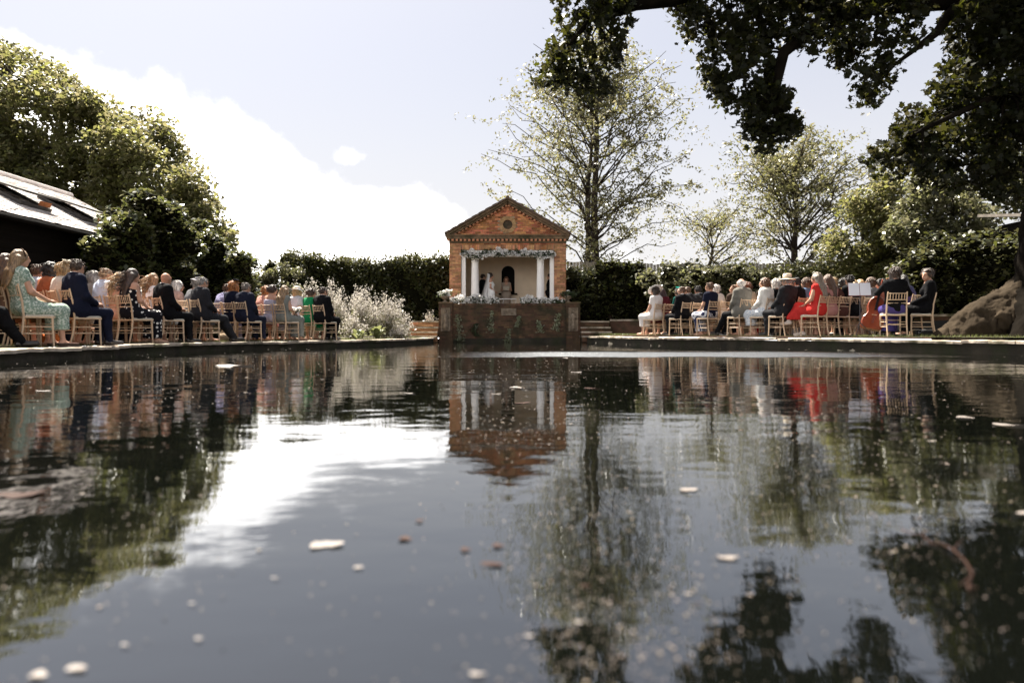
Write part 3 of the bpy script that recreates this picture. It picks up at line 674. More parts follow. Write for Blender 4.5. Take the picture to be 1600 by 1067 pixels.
# ------------------------------------------------------------------ barn, shed, fence, low wall
M_BOARD = mat('black_weatherboard', (.006, .005, .004), .9, .3, 3, spec=.08, bump=.4, bscale=20, stretch=(1, .1, 4))
M_SHINGLE = mat('pale_shingle', (.55, .50, .47), .8, .2, 5, island=.35, bump=.3, bscale=40)
M_RUST = mat('rusty_flashing', (.30, .10, .03), .8, .3, 8)
M_LEAD = mat('lead_frame', (.05, .045, .04), .7, .3, 8)
M_GREYWOOD = mat('grey_board', (.30, .28, .24), .9, .25, 4, island=.25, stretch=(4, 4, .4), bump=.4)
def barn():
    ex, ez, rx, rz, y0, y1 = -9.4, 2.62, -12.6, 4.25, 4.0, 19.5
    B = empty('barn', (-12.5, 12, .17), 0, 'black weatherboarded barn with pale shingled roof on the left', 'barn')
    wx = ex-.35; z = .17; k = 0
    while z < 2.45:                                     # weatherboards, each a lapped plank
        MB().add([(wx+.035, y0+.3, z), (wx+.035, y1-.3, z), (wx+.012, y1-.3, z+.2), (wx+.012, y0+.3, z+.2), (wx-.02, y0+.3, z), (wx-.02, y1-.3, z), (wx-.02, y1-.3, z+.2), (wx-.02, y0+.3, z+.2)],
                 [(0, 1, 2, 3), (4, 7, 6, 5), (0, 4, 5, 1), (3, 2, 6, 7), (1, 5, 6, 2), (0, 3, 7, 4)]).build('weatherboard', M_BOARD, B); z += .185
    MB().box(2*rx-wx, wx-.03, y0+.3, y1-.3, .1, 2.5).build('wall', M_BOARD, B)
    m = MB(); m.add([(wx-.03, y1-.3, 2.5), (2*rx-wx, y1-.3, 2.5), (rx, y1-.3, rz-.1)], [(0, 1, 2)]); m.build('gable', M_BOARD, B)
    d = Vector((ex-rx, 0, ez-rz)); Lr = d.length; d.normalize(); n = Vector((-d.z, 0, d.x)); n = -n if n.z < 0 else n
    for sx in (1, -1):
        P = []
        for yy in (y0, y1):
            for f, h in ((0, -.07), (Lr, -.07), (Lr, 0), (0, 0)):
                q = d*f+n*h; P.append((rx+sx*q.x, yy, rz+q.z))
        rf = MB().add(P, [(0, 1, 2, 3), (7, 6, 5, 4), (0, 4, 5, 1), (1, 5, 6, 2), (2, 6, 7, 3), (3, 7, 4, 0)]).build('roof', M_LEAD, B)
        if sx < 0: continue
        m = MB(); rows = 26; st = Lr/rows
        for r in range(rows):
            yy = y0-(.1 if r % 2 else 0)
            while yy < y1:
                w = random.uniform(.14, .24); a = max(yy, y0); b = min(yy+w-.008, y1); yy += w
                if b-a < .04: continue
                lift = random.uniform(.012, .03); e0 = d*((r+1)*st+random.uniform(.01, .035)); e1 = d*(r*st)
                V = []
                for t_ in (a, b):
                    for q, h in ((e0, lift-.012), (e0, lift), (e1, .006)):
                        p = q+n*h; V.append((rx+p.x, t_, rz+p.z))
                m.add(V, [(0, 2, 1), (3, 4, 5), (0, 1, 4, 3), (1, 2, 5, 4)])
        m.build('roof_shingles', M_SHINGLE, rf)['kind'] = 'stuff'
        # two propped-open roof lights
        for ya in (14.1, 16.15):
            f0, f1 = Lr*.42, Lr*.76; w = .95
            def P3(f, t_, h): q = d*f+n*h; return (rx+q.x, t_, rz+q.z)
            fr = MB()
            for (fa, fb, ta, tb) in ((f0, f1, ya, ya+.07), (f0, f1, ya+w-.07, ya+w), (f0, f0+.07, ya+.07, ya+w-.07), (f1-.07, f1, ya+.07, ya+w-.07)):
                V = [P3(f, t_, h) for h in (.0, .085) for f, t_ in ((fa, ta), (fb, ta), (fb, tb), (fa, tb))]
                fr.add(V, [(0, 3, 2, 1), (4, 5, 6, 7), (0, 1, 5, 4), (1, 2, 6, 5), (2, 3, 7, 6), (3, 0, 4, 7)])
            fo = fr.build('roof_light', M_LEAD, B)
            V = [P3(f, t_, h) for f, t_, h in ((f0, ya-.03, .10), (f1, ya-.03, .30), (f1, ya+w+.03, .30), (f0, ya+w+.03, .10), (f0, ya-.03, .14), (f1, ya-.03, .34), (f1, ya+w+.03, .34), (f0, ya+w+.03, .14))]
            MB().add(V, [(0, 3, 2, 1), (4, 5, 6, 7), (0, 1, 5, 4), (1, 2, 6, 5), (2, 3, 7, 6), (3, 0, 4, 7)]).build('open_sash', M_LEAD, fo)
            V = [P3(f1-.03, ya+w*.55, .09), P3(f1-.03, ya+w-.05, .09), P3(f1-.03, ya+w-.05, .2), P3(f1-.03, ya+w*.55, .2)]
            MB().add(V, [(0, 1, 2, 3)]).build('flashing', M_RUST, fo)
    MB().tube([(rx, y0, rz+.03), (rx, y1, rz+.03)], .08, 8).build('ridge', M_SHINGLE, B)
    MB().tube([(ex+.06, y0, ez-.09), (ex+.06, y1, ez-.09)], .05, 8).build('gutter', M_BOARD, B)
barn()
def shed():
    B = empty('shed', (16.5, 21, .3), 0, 'dark timber shed behind the big trunk at the right edge', 'shed')
    MB().box(15.3, 19, 20.3, 21.8, .2, 3.72).build('wall', M_BOARD, B)
    for k in range(11): MB().box(15.25+k*.34, 15.25+k*.34+.3, 20.25, 20.298, .25, 3.7).build('board', M_BOARD, B)
    V = [(15.0, 19.8, 3.74), (19.4, 19.8, 3.74), (19.4, 22.0, 4.08), (15.0, 22.0, 4.08)]
    MB().add(V+[(a, b, c+.09) for a, b, c in V], [(0, 3, 2, 1), (4, 5, 6, 7), (0, 1, 5, 4), (1, 2, 6, 5), (2, 3, 7, 6), (3, 0, 4, 7)]).build('roof', mat('shed_roof_felt', (.16, .14, .12), .9, .3, 4), B)
shed()
def fence():
    Fn = empty('board_fence', (8, 33, .3), 0, 'grey upright board fence showing above the right hedge', 'fence')
    x = 2.4; me = MB().box(-.07, .07, -.01, .01, 0, 3.4).mesh('board')
    while x < 17:
        o = link('board', me, M_GREYWOOD, Fn, world=False); o.location = (x-8, random.uniform(-.01, .01), .0); o.scale.z = 1+random.uniform(-.015, .015)+.025*math.sin(x*.5); x += .155
    for z in (.8, 2.9): MB().box(2.3, 17, 33.03, 33.08, .3+z, .3+z+.09).build('rail', M_GREYWOOD, Fn)
fence()
def low_wall():
    B = empty('garden_wall', (8, 22, .3), 0, 'low brick retaining wall curving behind the right hand guests', 'wall')
    P = [(3.75, 26.1), (5.2, 25.6), (7.0, 24.3), (9.2, 22.0), (11.2, 18.8), (12.4, 16.2), (13.0, 14.0)]
    for i in range(len(P)-1):
        a, b = Vector(P[i]), Vector(P[i+1]); u = (b-a).normalized(); nn = Vector((-u.y, u.x))
        if nn.y < 0 and nn.x < 0: nn = -nn
        L_ = (b-a).length; k = 0
        V = [(*(a+nn*.0), .2), (*(b+nn*.0), .2), (*(b+nn*.22), .2), (*(a+nn*.22), .2)]; V += [(p[0], p[1], .80) for p in V]
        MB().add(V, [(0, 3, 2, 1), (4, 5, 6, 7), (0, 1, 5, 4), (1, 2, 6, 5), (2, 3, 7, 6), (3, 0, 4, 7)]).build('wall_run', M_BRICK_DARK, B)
        while k < L_-.05:
            e = min(k+.45, L_); p, q = a+u*(k+.005), a+u*(e-.005); k = e
            V = [(*(p-nn*.04), .803), (*(q-nn*.04), .803), (*(q+nn*.26), .803), (*(p+nn*.26), .803)]; V += [(c[0], c[1], .86+random.uniform(-.004, .004)) for c in V]
            MB().add(V, [(0, 3, 2, 1), (4, 5, 6, 7), (0, 1, 5, 4), (1, 2, 6, 5), (2, 3, 7, 6), (3, 0, 4, 7)]).build('capping_stone', M_COPING, B)
low_wall()
# ------------------------------------------------------------------ trees and hedges
LM_OAK = leafmat('oak_leaf', (.082, .087, .032), (.26, .25, .085), mixf=.42, spec=.35)
LM_LAUREL = leafmat('laurel_leaf', (.038, .048, .014), (.17, .18, .05), rough=.32, mixf=.28, spec=.5)
LM_PALE = leafmat('pale_leaf', (.10, .10, .05), (.18, .18, .075), rough=.38, mixf=.42)
LM_DARK = leafmat('dark_leaf', (.032, .037, .012), (.09, .095, .022), mixf=.25, spec=.15, rough=.6)
LM_HEDGE = leafmat('hedge_leaf', (.046, .052, .018), (.13, .13, .036), mixf=.25, spec=.3)
def dense_tree(name, label, trunk, clumps, n, size, lm, group=None, nl=14, tr=.3, core=0.0, cat='tree', flat=.8, bark=None, lobed=False, up=.5):
    """trunk: list of points; limbs run from it to some of the clumps; leaves fill every clump."""
    T = empty(name, trunk[0], 0, label, cat, group); bark = bark or M_BARK
    m = MB(); m.tube(trunk, [tr*(1-.75*i/(len(trunk)-1)) for i in range(len(trunk))], 10)
    tk = m.build('trunk', bark, T, True)
    for c in random.sample(clumps, min(nl, len(clumps))):
        i = max(range(len(trunk)), key=lambda k: -abs(trunk[k][2]-(c[2]-1.0*abs(c[0]-trunk[k][0])*.4))); p = bend(trunk[i], c[:3], .15)
        MB().tube(p, [tr*.32*(1-.8*k/(len(p)-1)) for k in range(len(p))], 6).build('limb', bark, tk, True)
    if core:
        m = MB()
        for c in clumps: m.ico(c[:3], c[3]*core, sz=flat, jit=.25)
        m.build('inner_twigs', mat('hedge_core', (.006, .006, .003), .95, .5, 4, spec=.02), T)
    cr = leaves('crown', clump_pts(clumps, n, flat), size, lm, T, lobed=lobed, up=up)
    return T
# big trees behind the barn
G1 = 'broadleaved trees behind the barn'
def tr(px, py0, py1, d, k=5, w=.5):
    return [Vector(at(px+random.uniform(-3, 3)*(i > 0), py0+(py1-py0)*i/k, d))+Vector((random.gauss(0, .1), random.gauss(0, .1), 0))*(i > 0) for i in range(k+1)]
def dense_poly(P, n, d, spread, r0, r1): return poly_clumps(P, n, d, spread, r0, r1)
LT1 = [(-110, 60), (-60, 20), (-10, 60), (25, 80), (70, 108), (125, 135), (165, 165), (185, 210), (185, 290), (120, 340), (-110, 340)]
dense_tree('broadleaf_tree', 'tallest broadleaved tree at the far left behind the barn', tr(20, 490, 120, 29), dense_poly(LT1, 210, 29, 2.6, .5, 1.0), 50000, .21, LM_OAK, G1, 26, .42)
LT2 = [(165, 180), (215, 170), (262, 208), (290, 245), (315, 300), (318, 350), (250, 370), (150, 340), (150, 260)]
dense_tree('broadleaf_tree', 'middle broadleaved tree sloping down from the tall left one', tr(190, 490, 260, 28), dense_poly(LT2, 95, 28, 2.2, .5, 1.0), 21000, .2, LM_OAK, G1, 16, .32)
LT3 = [(285, 290), (325, 312), (345, 345), (362, 385), (350, 430), (270, 430), (250, 360)]
dense_tree('broadleaf_tree', 'lowest broadleaved tree right of the barn above the laurel', tr(310, 490, 340, 27), dense_poly(LT3, 40, 27, 1.5, .45, .8), 11000, .19, LM_OAK, G1, 10, .22)
# laurel bushes at the barn's end
bd = lambda x: 15.0+(min(max(x, 140), 400)-140)/260*4.0
LB = [(142, 400), (152, 365), (180, 330), (198, 305), (212, 312), (240, 318), (262, 330), (285, 345), (300, 372), (305, 495), (150, 495), (140, 430)]
dense_tree('laurel_bush', 'big dark laurel bush at the end of the barn', tr(225, 516, 400, 17.2), dense_poly(LB, 85, bd, .5, .28, .5), 21000, .125, LM_LAUREL, None, 10, .10, core=.75, cat='bush', up=.9)
LB2 = [(295, 352), (330, 362), (360, 372), (385, 388), (392, 425), (385, 495), (300, 495)]
dense_tree('laurel_bush', 'rounded laurel bush right of the big laurel', tr(345, 514, 410, 19), dense_poly(LB2, 52, 19.0, .6, .28, .45), 13000, .12, LM_LAUREL, None, 8, .08, core=.75, cat='bush', up=.9)
dense_tree('conifer', 'slim upright evergreen between laurel and hedge', tr(423, 505, 405, 25, 4), [(*at(423+random.gauss(0, 4), 415+k*6, 25), .26) for k in range(13)], 2600, .11, LM_HEDGE, None, 4, .07, core=.6)
for k, (px, lab) in enumerate(((405, 'pale twiggy shrub beside the slim evergreen'), (441, 'feathery shrub between slim evergreen and left hedge'))):
    dense_tree('shrub', lab, tr(px, 505, 440, 24.5, 3), [(*at(px+random.gauss(0, 10), random.uniform(418, 470), 24.5), .3) for _ in range(12)], 1700, .11, LM_PALE, None, 6, .05, cat='shrub')
def hedge(label, path, ztop, depth, n, size, lm, wob=.3, spray=0.08):
    """A clipped hedge along a path: dark inner body, leafy shell and loose shoots on top."""
    H = empty('hedge', (*path[len(path)//2], .3), 0, label, 'hedge'); P = [Vector(p) for p in path]
    L_ = [0]
    for i in range(len(P)-1): L_.append(L_[-1]+(P[i+1]-P[i]).length)
    def pos(s):
        for i in range(len(P)-1):
            if s <= L_[i+1]: f = (s-L_[i])/(L_[i+1]-L_[i]); u = (P[i+1]-P[i]).normalized(); return P[i].lerp(P[i+1], f), Vector((-u.y, u.x))
        return P[-1], Vector((0, 1))
    def top(s): return ztop+wob*(.5*math.sin(s*1.1+1)+.35*math.sin(s*2.7)+.25*math.sin(s*5.9))
    k = int(L_[-1]/.5)+1; V = []; Fs = []
    for i in range(k+1):
        p, nn = pos(L_[-1]*i/k); h = top(L_[-1]*i/k)-.22
        for o, z in ((-depth/2+.12, .2), (-depth/2+.14, h-.2), (-depth/4, h), (depth/4, h), (depth/2-.14, h-.2), (depth/2-.12, .2)): q = p+nn*o; V.append((q.x, q.y, z))
    for i in range(k):
        for j in range(5): Fs.append((i*6+j, i*6+j+1, (i+1)*6+j+1, (i+1)*6+j))
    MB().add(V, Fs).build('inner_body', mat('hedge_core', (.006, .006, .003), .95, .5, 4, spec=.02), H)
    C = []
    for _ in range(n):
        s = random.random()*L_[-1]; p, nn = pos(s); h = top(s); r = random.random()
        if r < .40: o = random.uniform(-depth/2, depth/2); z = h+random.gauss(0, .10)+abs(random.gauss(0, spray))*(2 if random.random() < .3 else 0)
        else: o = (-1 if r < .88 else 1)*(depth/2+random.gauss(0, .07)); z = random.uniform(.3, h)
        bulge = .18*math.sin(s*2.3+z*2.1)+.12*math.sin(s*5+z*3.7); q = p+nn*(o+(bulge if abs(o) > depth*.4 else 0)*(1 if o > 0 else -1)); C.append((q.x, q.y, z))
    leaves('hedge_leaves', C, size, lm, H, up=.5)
hedge('low dark hedge between the laurels and the tall left hedge', [(-9.6, 19.8), (-9.3, 23), (-9.7, 28.7)], 1.9, 1.2, 9000, .14, LM_HEDGE, .2, .1)
hedge('dark clipped hedge left of the temple behind the white flowers', [(-9.9, 29.5), (-6, 30.2), (-2.6, 30.0)], at(0, 414, 30).z, 1.5, 24000, .15, LM_HEDGE, .2, .09)
hedge('long dark hedge right of the temple behind the guests', [(2.3, 30.5), (6, 30.2), (11, 28.5), (16, 25), (19, 20)], at(0, 429, 29).z, 1.6, 36000, .15, LM_HEDGE, .2, .09)
LBR = [(905, 470), (915, 445), (935, 425), (965, 412), (1000, 420), (1015, 440), (1012, 490), (905, 500)]
dense_tree('rhododendron_bush', 'broad dark bush beside the right garden steps', tr(955, 500, 440, 26.6, 3), dense_poly(LBR, 46, 26.6, .5, .35, .6), 11000, .16, LM_DARK, None, 6, .08, core=.8, cat='bush', up=.8)
LBP = [(1005, 440), (1040, 420), (1080, 432), (1120, 415), (1180, 425), (1190, 470), (1010, 480)]
dense_tree('flowering_shrub', 'pale leaved shrub in the border behind the right guests', tr(1090, 505, 445, 26, 3), dense_poly(LBP, 46, 25.6, .5, .35, .55), 8000, .15, LM_PALE, None, 6, .07, core=.55, cat='shrub', up=.8)
# sparse young trees behind the temple
def sparse_tree(label, stems, d, width, zlo, ztop, nb, nleaf, size, lm, wmid=.45, tr0=.22):
    b = at(stems[0][0], 505, d); T = empty('slender_tree', (b.x, d, .3), 0, label, 'tree')
    spine = []; tk = None
    for (px, r, zt) in stems:
        x = at(px, 0, d).x; pts = [Vector((x+.12*math.sin(k*1.3+px)*(k/8)+(stems[0][0]-px)*.002*k, d+random.gauss(0, .06), .3+(zt-.3)*k/9)) for k in range(10)]
        o = MB().tube(pts, [r*(1-.86*k/9)+.015 for k in range(10)], 8).build('trunk', M_BARK, T, True); tk = tk or o; spine.append(pts)
    C = []
    for i in range(nb):
        f = (i+.5)/nb; z = zlo+(ztop-zlo)*f*.93; pts = random.choice(spine)
        j = min(8, max(0, int((z-.3)/((pts[-1].z-.3)/9)))); a = pts[j].lerp(pts[j+1], .5)
        if z > pts[-1].z: a = pts[-1]
        prof = math.sin(math.pi*min(1, (f*.85+.15))**wmid*.98)**.6
        L_ = width*prof*random.uniform(.55, 1.05); ang = random.uniform(0, 2*math.pi)
        e = a+Vector((math.cos(ang)*L_, math.sin(ang)*L_, L_*random.uniform(.3, .95)))
        p = bend(a, e, .12, 6, .10); MB().tube(p, [.038*(1-.85*k/6)+.005 for k in range(7)], 5).build('branch', M_BARK, tk, True)
        nt = 8
        for k in range(nt):
            g = random.uniform(.25, 1.0); q = a.lerp(e, g); q = p[min(5, int(g*6))].lerp(p[min(6, int(g*6)+1)], g*6-int(g*6))
            tw = q+Vector((random.gauss(0, .85), random.gauss(0, .85), random.gauss(.05, .45)))*(.5+.5*width/4)
            for _ in range(max(1, nleaf//(nb*nt))): 
                h = random.random()**.7; c = q.lerp(tw, h); C.append((c.x+random.gauss(0, .11), c.y+random.gauss(0, .11), c.z+random.gauss(0, .09)))
    leaves('crown', C, size, lm, T, up=.3, aspect=.5)
LM_AIRY = leafmat('airy_leaf', (.095, .093, .042), (.22, .21, .085), rough=.36, mixf=.42)
sparse_tree('tall airy tree with twin trunks behind the temple', ((930, .24, 14.6), (915, .20, 11.5)), 34, 5.3, 3.3, 15.6, 120, 25000, .16, LM_AIRY, .55)
sparse_tree('thin leaved tree standing mid right beyond the fence', ((1243, .24, 8.0),), 32, 4.5, 3.2, 8.9, 76, 16500, .155, LM_AIRY, .6)
sparse_tree('faint small tree between the two airy trees', ((1110, .10, 6.0),), 38, 4.0, 2.6, 7.8, 34, 3600, .15, LM_AIRY, .6)
# denser trees on the right
G2 = 'trees on the right beyond the guests'
RT1 = [(1285, 440), (1295, 385), (1285, 350), (1318, 330), (1325, 295), (1362, 300), (1385, 278), (1405, 318), (1435, 345), (1420, 450)]
dense_tree('broadleaf_tree', 'dense tree right of the thin leaved one above the guests', tr(1350, 500, 360, 26, 4), dense_poly(RT1, 60, 26, 1.2, .45, .75), 15000, .17, LM_OAK, G2, 12, .16)
RT2 = [(1400, 360), (1425, 300), (1470, 270), (1520, 290), (1545, 340), (1550, 380), (1420, 400)]
dense_tree('broadleaf_tree', 'sunlit tree spreading left of the shed roof', tr(1480, 500, 340, 24, 4), dense_poly(RT2, 60, 24, 1.1, .45, .7), 15000, .16, LM_PALE, G2, 12, .15)
RT3 = [(1400, 470), (1405, 400), (1450, 380), (1500, 375), (1545, 370), (1600, 372), (1610, 470), (1540, 480), (1500, 485), (1410, 490)]
dense_tree('laurel_bush', 'dark bank of shrubbery behind the musicians', tr(1470, 500, 420, 19, 3), dense_poly(RT3, 84, 19.3, .8, .35, .6), 20000, .13, LM_HEDGE, None, 8, .1, core=.75, cat='bush', up=.9)
RT4 = [(1550, 330), (1570, 240), (1680, 220), (1750, 300), (1700, 330)]
dense_tree('broadleaf_tree', 'tree crown filling the sky above the shed roof', tr(1640, 500, 300, 27, 4), dense_poly(RT4, 40, 27, 1.5, .6, 1.0), 8000, .2, LM_HEDGE, G2, 8, .2)
# the great overhanging tree
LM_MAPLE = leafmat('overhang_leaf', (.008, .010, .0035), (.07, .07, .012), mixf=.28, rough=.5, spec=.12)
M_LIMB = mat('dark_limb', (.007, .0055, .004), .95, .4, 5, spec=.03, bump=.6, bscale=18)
def twigs(par, lines, ends):
    P = [Vector(p) for l in lines for p in l]
    for c in ends:
        e = Vector(c[:3]); a = min(P, key=lambda q: (q-e).length+max(0, e.z-q.z)*1.5)
        if (a-e).length > 2.4: continue
        p = bend(a, e, .12, 5, .12); MB().tube(p, [.022, .018, .014, .010, .007, .003], 5, False).build('twig', M_LIMB, par)
def roughen(me, amp, sc, amp2, sc2):
    from mathutils import noise
    for v in me.vertices:
        n = v.normal; p = v.co; v.co = p+n*(amp*noise.fractal(p*sc, 1.0, 2.0, 4)+amp2*noise.ridged_multi_fractal(Vector((p.x*sc2, p.y*sc2, p.z*sc2*.35)), .9, 2.0, 3, 1.0, 2.0)-amp2)
def overhang():
    b = Vector((10.9, 13.0, .3)); T = empty('great_tree', b, 0, 'massive old tree overhanging the pool from the right edge', 'tree')
    f = Field((7.2, 10.4, -.1), (13.6, 15.8, 4.3), .075)
    f.cap(b+Vector((0, 0, -.4)), b+Vector((0, 0, 1.2)), 1.35, .98, .3).cap(b+Vector((0, 0, 1)), b+Vector((0, 0, 4.6)), 1.0, .85, .3)
    for (e, r0, r1) in (((9.2, 12.5, .05), .75, .16), ((9.6, 14.6, .05), .7, .2), ((9.9, 11.2, .0), .7, .2), ((11.6, 11.0, 0), .6, .2), ((12.9, 12.4, 0), .7, .2), ((12.6, 14.4, 0), .7, .2)):
        f.cap(b+Vector((0, 0, .75)), e, r0, r1, .45)
    f.wobble(.035, (7, 9, 3), .3).wobble(.022, (19, 17, 4), 1.2).wobble(.012, (37, 35, 9), 2.0)
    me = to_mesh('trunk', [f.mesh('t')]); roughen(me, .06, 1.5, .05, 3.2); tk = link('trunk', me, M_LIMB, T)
    MB().tube([b+Vector((0, 0, 4.15)), b+Vector((0, 0, 6)), b+Vector((0, 0, 7.5)), b+Vector((0, 0, 9))], [.86, .75, .62, .4], 20).build('upper_trunk', M_LIMB, T, True)
    g = Field((8.0, 12.3, -.1), (11.4, 14.9, 2.1), .035); g.cap((10.7, 13.4, 1.15), (9.4, 13.6, .50), .72, .42, .3).cap((9.4, 13.6, .50), (8.75, 13.75, .22), .42, .24, .3)
    me = to_mesh('root', [g.mesh('r')]); roughen(me, .13, 2.3, .03, 3.5); link('root', me, M_BARK_PALE, tk)
    limbs = [([(10.9, 13, 5.2), (9.3, 11.9, 5.9), (7.2, 10.9, 5.75), (5.3, 10.1, 5.25), (4.0, 9.8, 5.15), (3.0, 9.6, 5.3), (2.2, 9.4, 4.97), (1.7, 9.3, 4.85), (1.1, 9.2, 4.6)], .25),
             ([(5.6, 10.2, 5.3), (4.4, 9.5, 4.8), (3.7, 9.3, 4.2), (3.55, 9.3, 3.5), (3.7, 9.3, 3.1)], .13),
             ([(10.9, 13, 4.6), (9.0, 11.2, 4.6), (7.4, 10.2, 4.0), (5.9, 9.8, 3.3)], .13), ([(10.7, 13, 5.6), (8.3, 10.0, 7.2), (5.8, 7.5, 7.8)], .26),
             ([(1.9, 9.4, 5.2), (1.3, 9.3, 4.9), (.8, 9.2, 4.3), (.65, 9.2, 3.8)], .06), ([(7.2, 10.9, 5.75), (6.4, 10.3, 4.9), (5.6, 10.0, 4.3)], .1),
             ([(10.9, 13, 7), (12, 16, 9), (12.5, 18, 10)], .3), ([(10.9, 13, 7.5), (8, 15, 10), (6.5, 16, 11.5)], .25)]
    for p, r in limbs: MB().tube(p, [r*(1-.78*k/(len(p)-1)) for k in range(len(p))], 9).build('limb', M_LIMB, tk, True)
    A = [(868, -60), (985, -60), (990, 20), (975, 70), (962, 110), (945, 150), (922, 160), (905, 120), (882, 130), (850, 150), (836, 140), (858, 95), (872, 50)]
    Bq = [(1040, -60), (1450, -60), (1440, 40), (1425, 75), (1395, 85), (1375, 150), (1345, 165), (1328, 100), (1290, 85), (1255, 75), (1225, 60), (1180, 62), (1130, 70), (1090, 60), (1048, 55)]
    B2 = [(1095, 70), (1200, 60), (1215, 130), (1250, 170), (1245, 215), (1190, 232), (1160, 185), (1140, 165), (1105, 140), (1095, 110)]
    Cc = [(1475, -60), (1760, -60), (1760, 320), (1560, 300), (1510, 300), (1440, 285), (1425, 260), (1380, 262), (1325, 280), (1318, 268), (1380, 228), (1415, 190), (1450, 150), (1480, 90)]
    cl = poly_clumps(A, 120, 9.4, .5, .06, .22)+poly_clumps(Bq, 270, 9.8, .7, .07, .24)+poly_clumps(B2, 120, 9.4, .5, .06, .2)
    twigs(tk, [limbs[0][0], limbs[1][0], limbs[4][0], limbs[5][0]], random.sample(cl, 110))
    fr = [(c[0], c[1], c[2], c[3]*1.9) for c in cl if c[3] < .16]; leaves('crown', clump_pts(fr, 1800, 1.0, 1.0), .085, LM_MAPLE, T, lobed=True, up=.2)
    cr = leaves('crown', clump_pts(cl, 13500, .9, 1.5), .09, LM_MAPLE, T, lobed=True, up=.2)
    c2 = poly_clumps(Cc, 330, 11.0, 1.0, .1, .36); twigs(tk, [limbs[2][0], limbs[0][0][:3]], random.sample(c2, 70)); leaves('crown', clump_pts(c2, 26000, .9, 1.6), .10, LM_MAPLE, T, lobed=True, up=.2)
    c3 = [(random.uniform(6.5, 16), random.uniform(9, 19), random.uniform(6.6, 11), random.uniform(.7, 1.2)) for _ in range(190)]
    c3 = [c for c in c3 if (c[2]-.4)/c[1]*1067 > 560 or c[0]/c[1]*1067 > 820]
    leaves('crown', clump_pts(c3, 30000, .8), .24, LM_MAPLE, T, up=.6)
# ------------------------------------------------------------------ flower border on the left
M_BLOOM = leafmat('pale_pink_bloom', (.60, .56, .50), (.45, .42, .36), rough=.7, mixf=.35, island=.15, spec=.1)
M_STRAW = leafmat('straw_stem', (.38, .32, .22), (.3, .26, .16), rough=.7)
def flower_clump(px, py_top, d, w, n, label):
    b = at(px, 525, d); b.z = .17; H = at(px, py_top, d).z-b.z
    o = empty('flower_clump', b, 0, label, 'flowers', 'pale flower clumps in the left border')
    st = MB(); C = []; 
    for k in range(46):
        a = random.uniform(0, 6.28); r = w*random.random()**.6; h = H*random.uniform(.45, 1.0)*(1-.45*(r/w)**2)
        e = b+Vector((math.cos(a)*r, math.sin(a)*r*.7, h)); mid = b.lerp(e, .55)+Vector((0, 0, .12*h))
        s = b+Vector((math.cos(a)*r*.25, math.sin(a)*r*.2, 0)); st.tube([s, mid, e], [.006, .005, .003], 4, False)
        for _ in range(n//46):
            f = random.uniform(.3, 1.03); p = s.lerp(mid, f*2) if f < .5 else mid.lerp(e, (f-.5)*2); C.append((p.x+random.gauss(0, .05), p.y+random.gauss(0, .05), max(.2, p.z+random.gauss(0, .05))))
    st.build('stems', M_STRAW, o); leaves('blossoms', C, .05, M_BLOOM, o, aspect=.7, up=.2)
    leaves('foliage', [(c[0]+random.gauss(0, .05), c[1], max(.2, .17+(c[2]-.17)*random.uniform(.3, .85))) for c in C[::3]], .09, LM_PALE, o, aspect=.3, up=.0)
for a in ((478, 424, 21.5, .75, 2200, 'tallest feathery flower clump behind the white hat'), (520, 420, 22, .9, 2600, 'tall pale flower clump behind the last seated guest'), (556, 428, 21.5, .9, 3000, 'wide pale flower clump right of the last seated guest'),
          (595, 440, 22, .9, 3000, 'brightest white flower clump in the middle of the left border'), (622, 478, 22.8, .55, 1600, 'low white flower clump beside the left garden steps'), (552, 488, 19.8, .5, 900, 'low front flower clump behind the kneeling height leaves'), (625, 508, 21.6, .4, 700, 'smallest white flower clump by the coping near the steps'),
          (672, 478, 26.6, .4, 700, 'pink and white roses at the top of the left steps')): flower_clump(*a)
M_HOSTA = leafmat('hosta_leaf', (.10, .13, .04), (.2, .24, .06), rough=.35)
def hosta(px, d, label, n=22, s=.27):
    b = at(px, 528, d); b.z = .17; o = empty('broad_leaved_plant', b, 0, label, 'plant')
    m = MB(); K = 6; V = []
    for i in range(K+1):
        f = i/K; w = math.sin(f*math.pi)**.8*.32*(1-.25*f); y = f; z = .55*math.sin(f*1.9)-.1*f
        V += [(-w, y, z+.10*w/.3), (0, y, z), (w, y, z+.10*w/.3)]
    m.add(V, [(i*3+j, i*3+j+1, (i+1)*3+j+1, (i+1)*3+j) for i in range(K) for j in range(2)]); me = m.mesh('leaf')
    me.polygons.foreach_set('use_smooth', np.ones(len(me.polygons), dtype=bool))
    for k in range(n):
        q = link('leaf', me, M_HOSTA, o, world=False); q.rotation_euler = (R(random.uniform(-15, 45)), 0, k*2.4); sc = s*random.uniform(.8, 1.35); q.scale = (sc, sc, sc)
        q.location = (random.gauss(0, .05), random.gauss(0, .05), random.uniform(0, .12))
hosta(590, 20.2, 'broad leaved green plant at the pool coping before white flowers'); hosta(561, 18.9, 'smaller broad leaved plant beside the last seated guest', 14, .2)
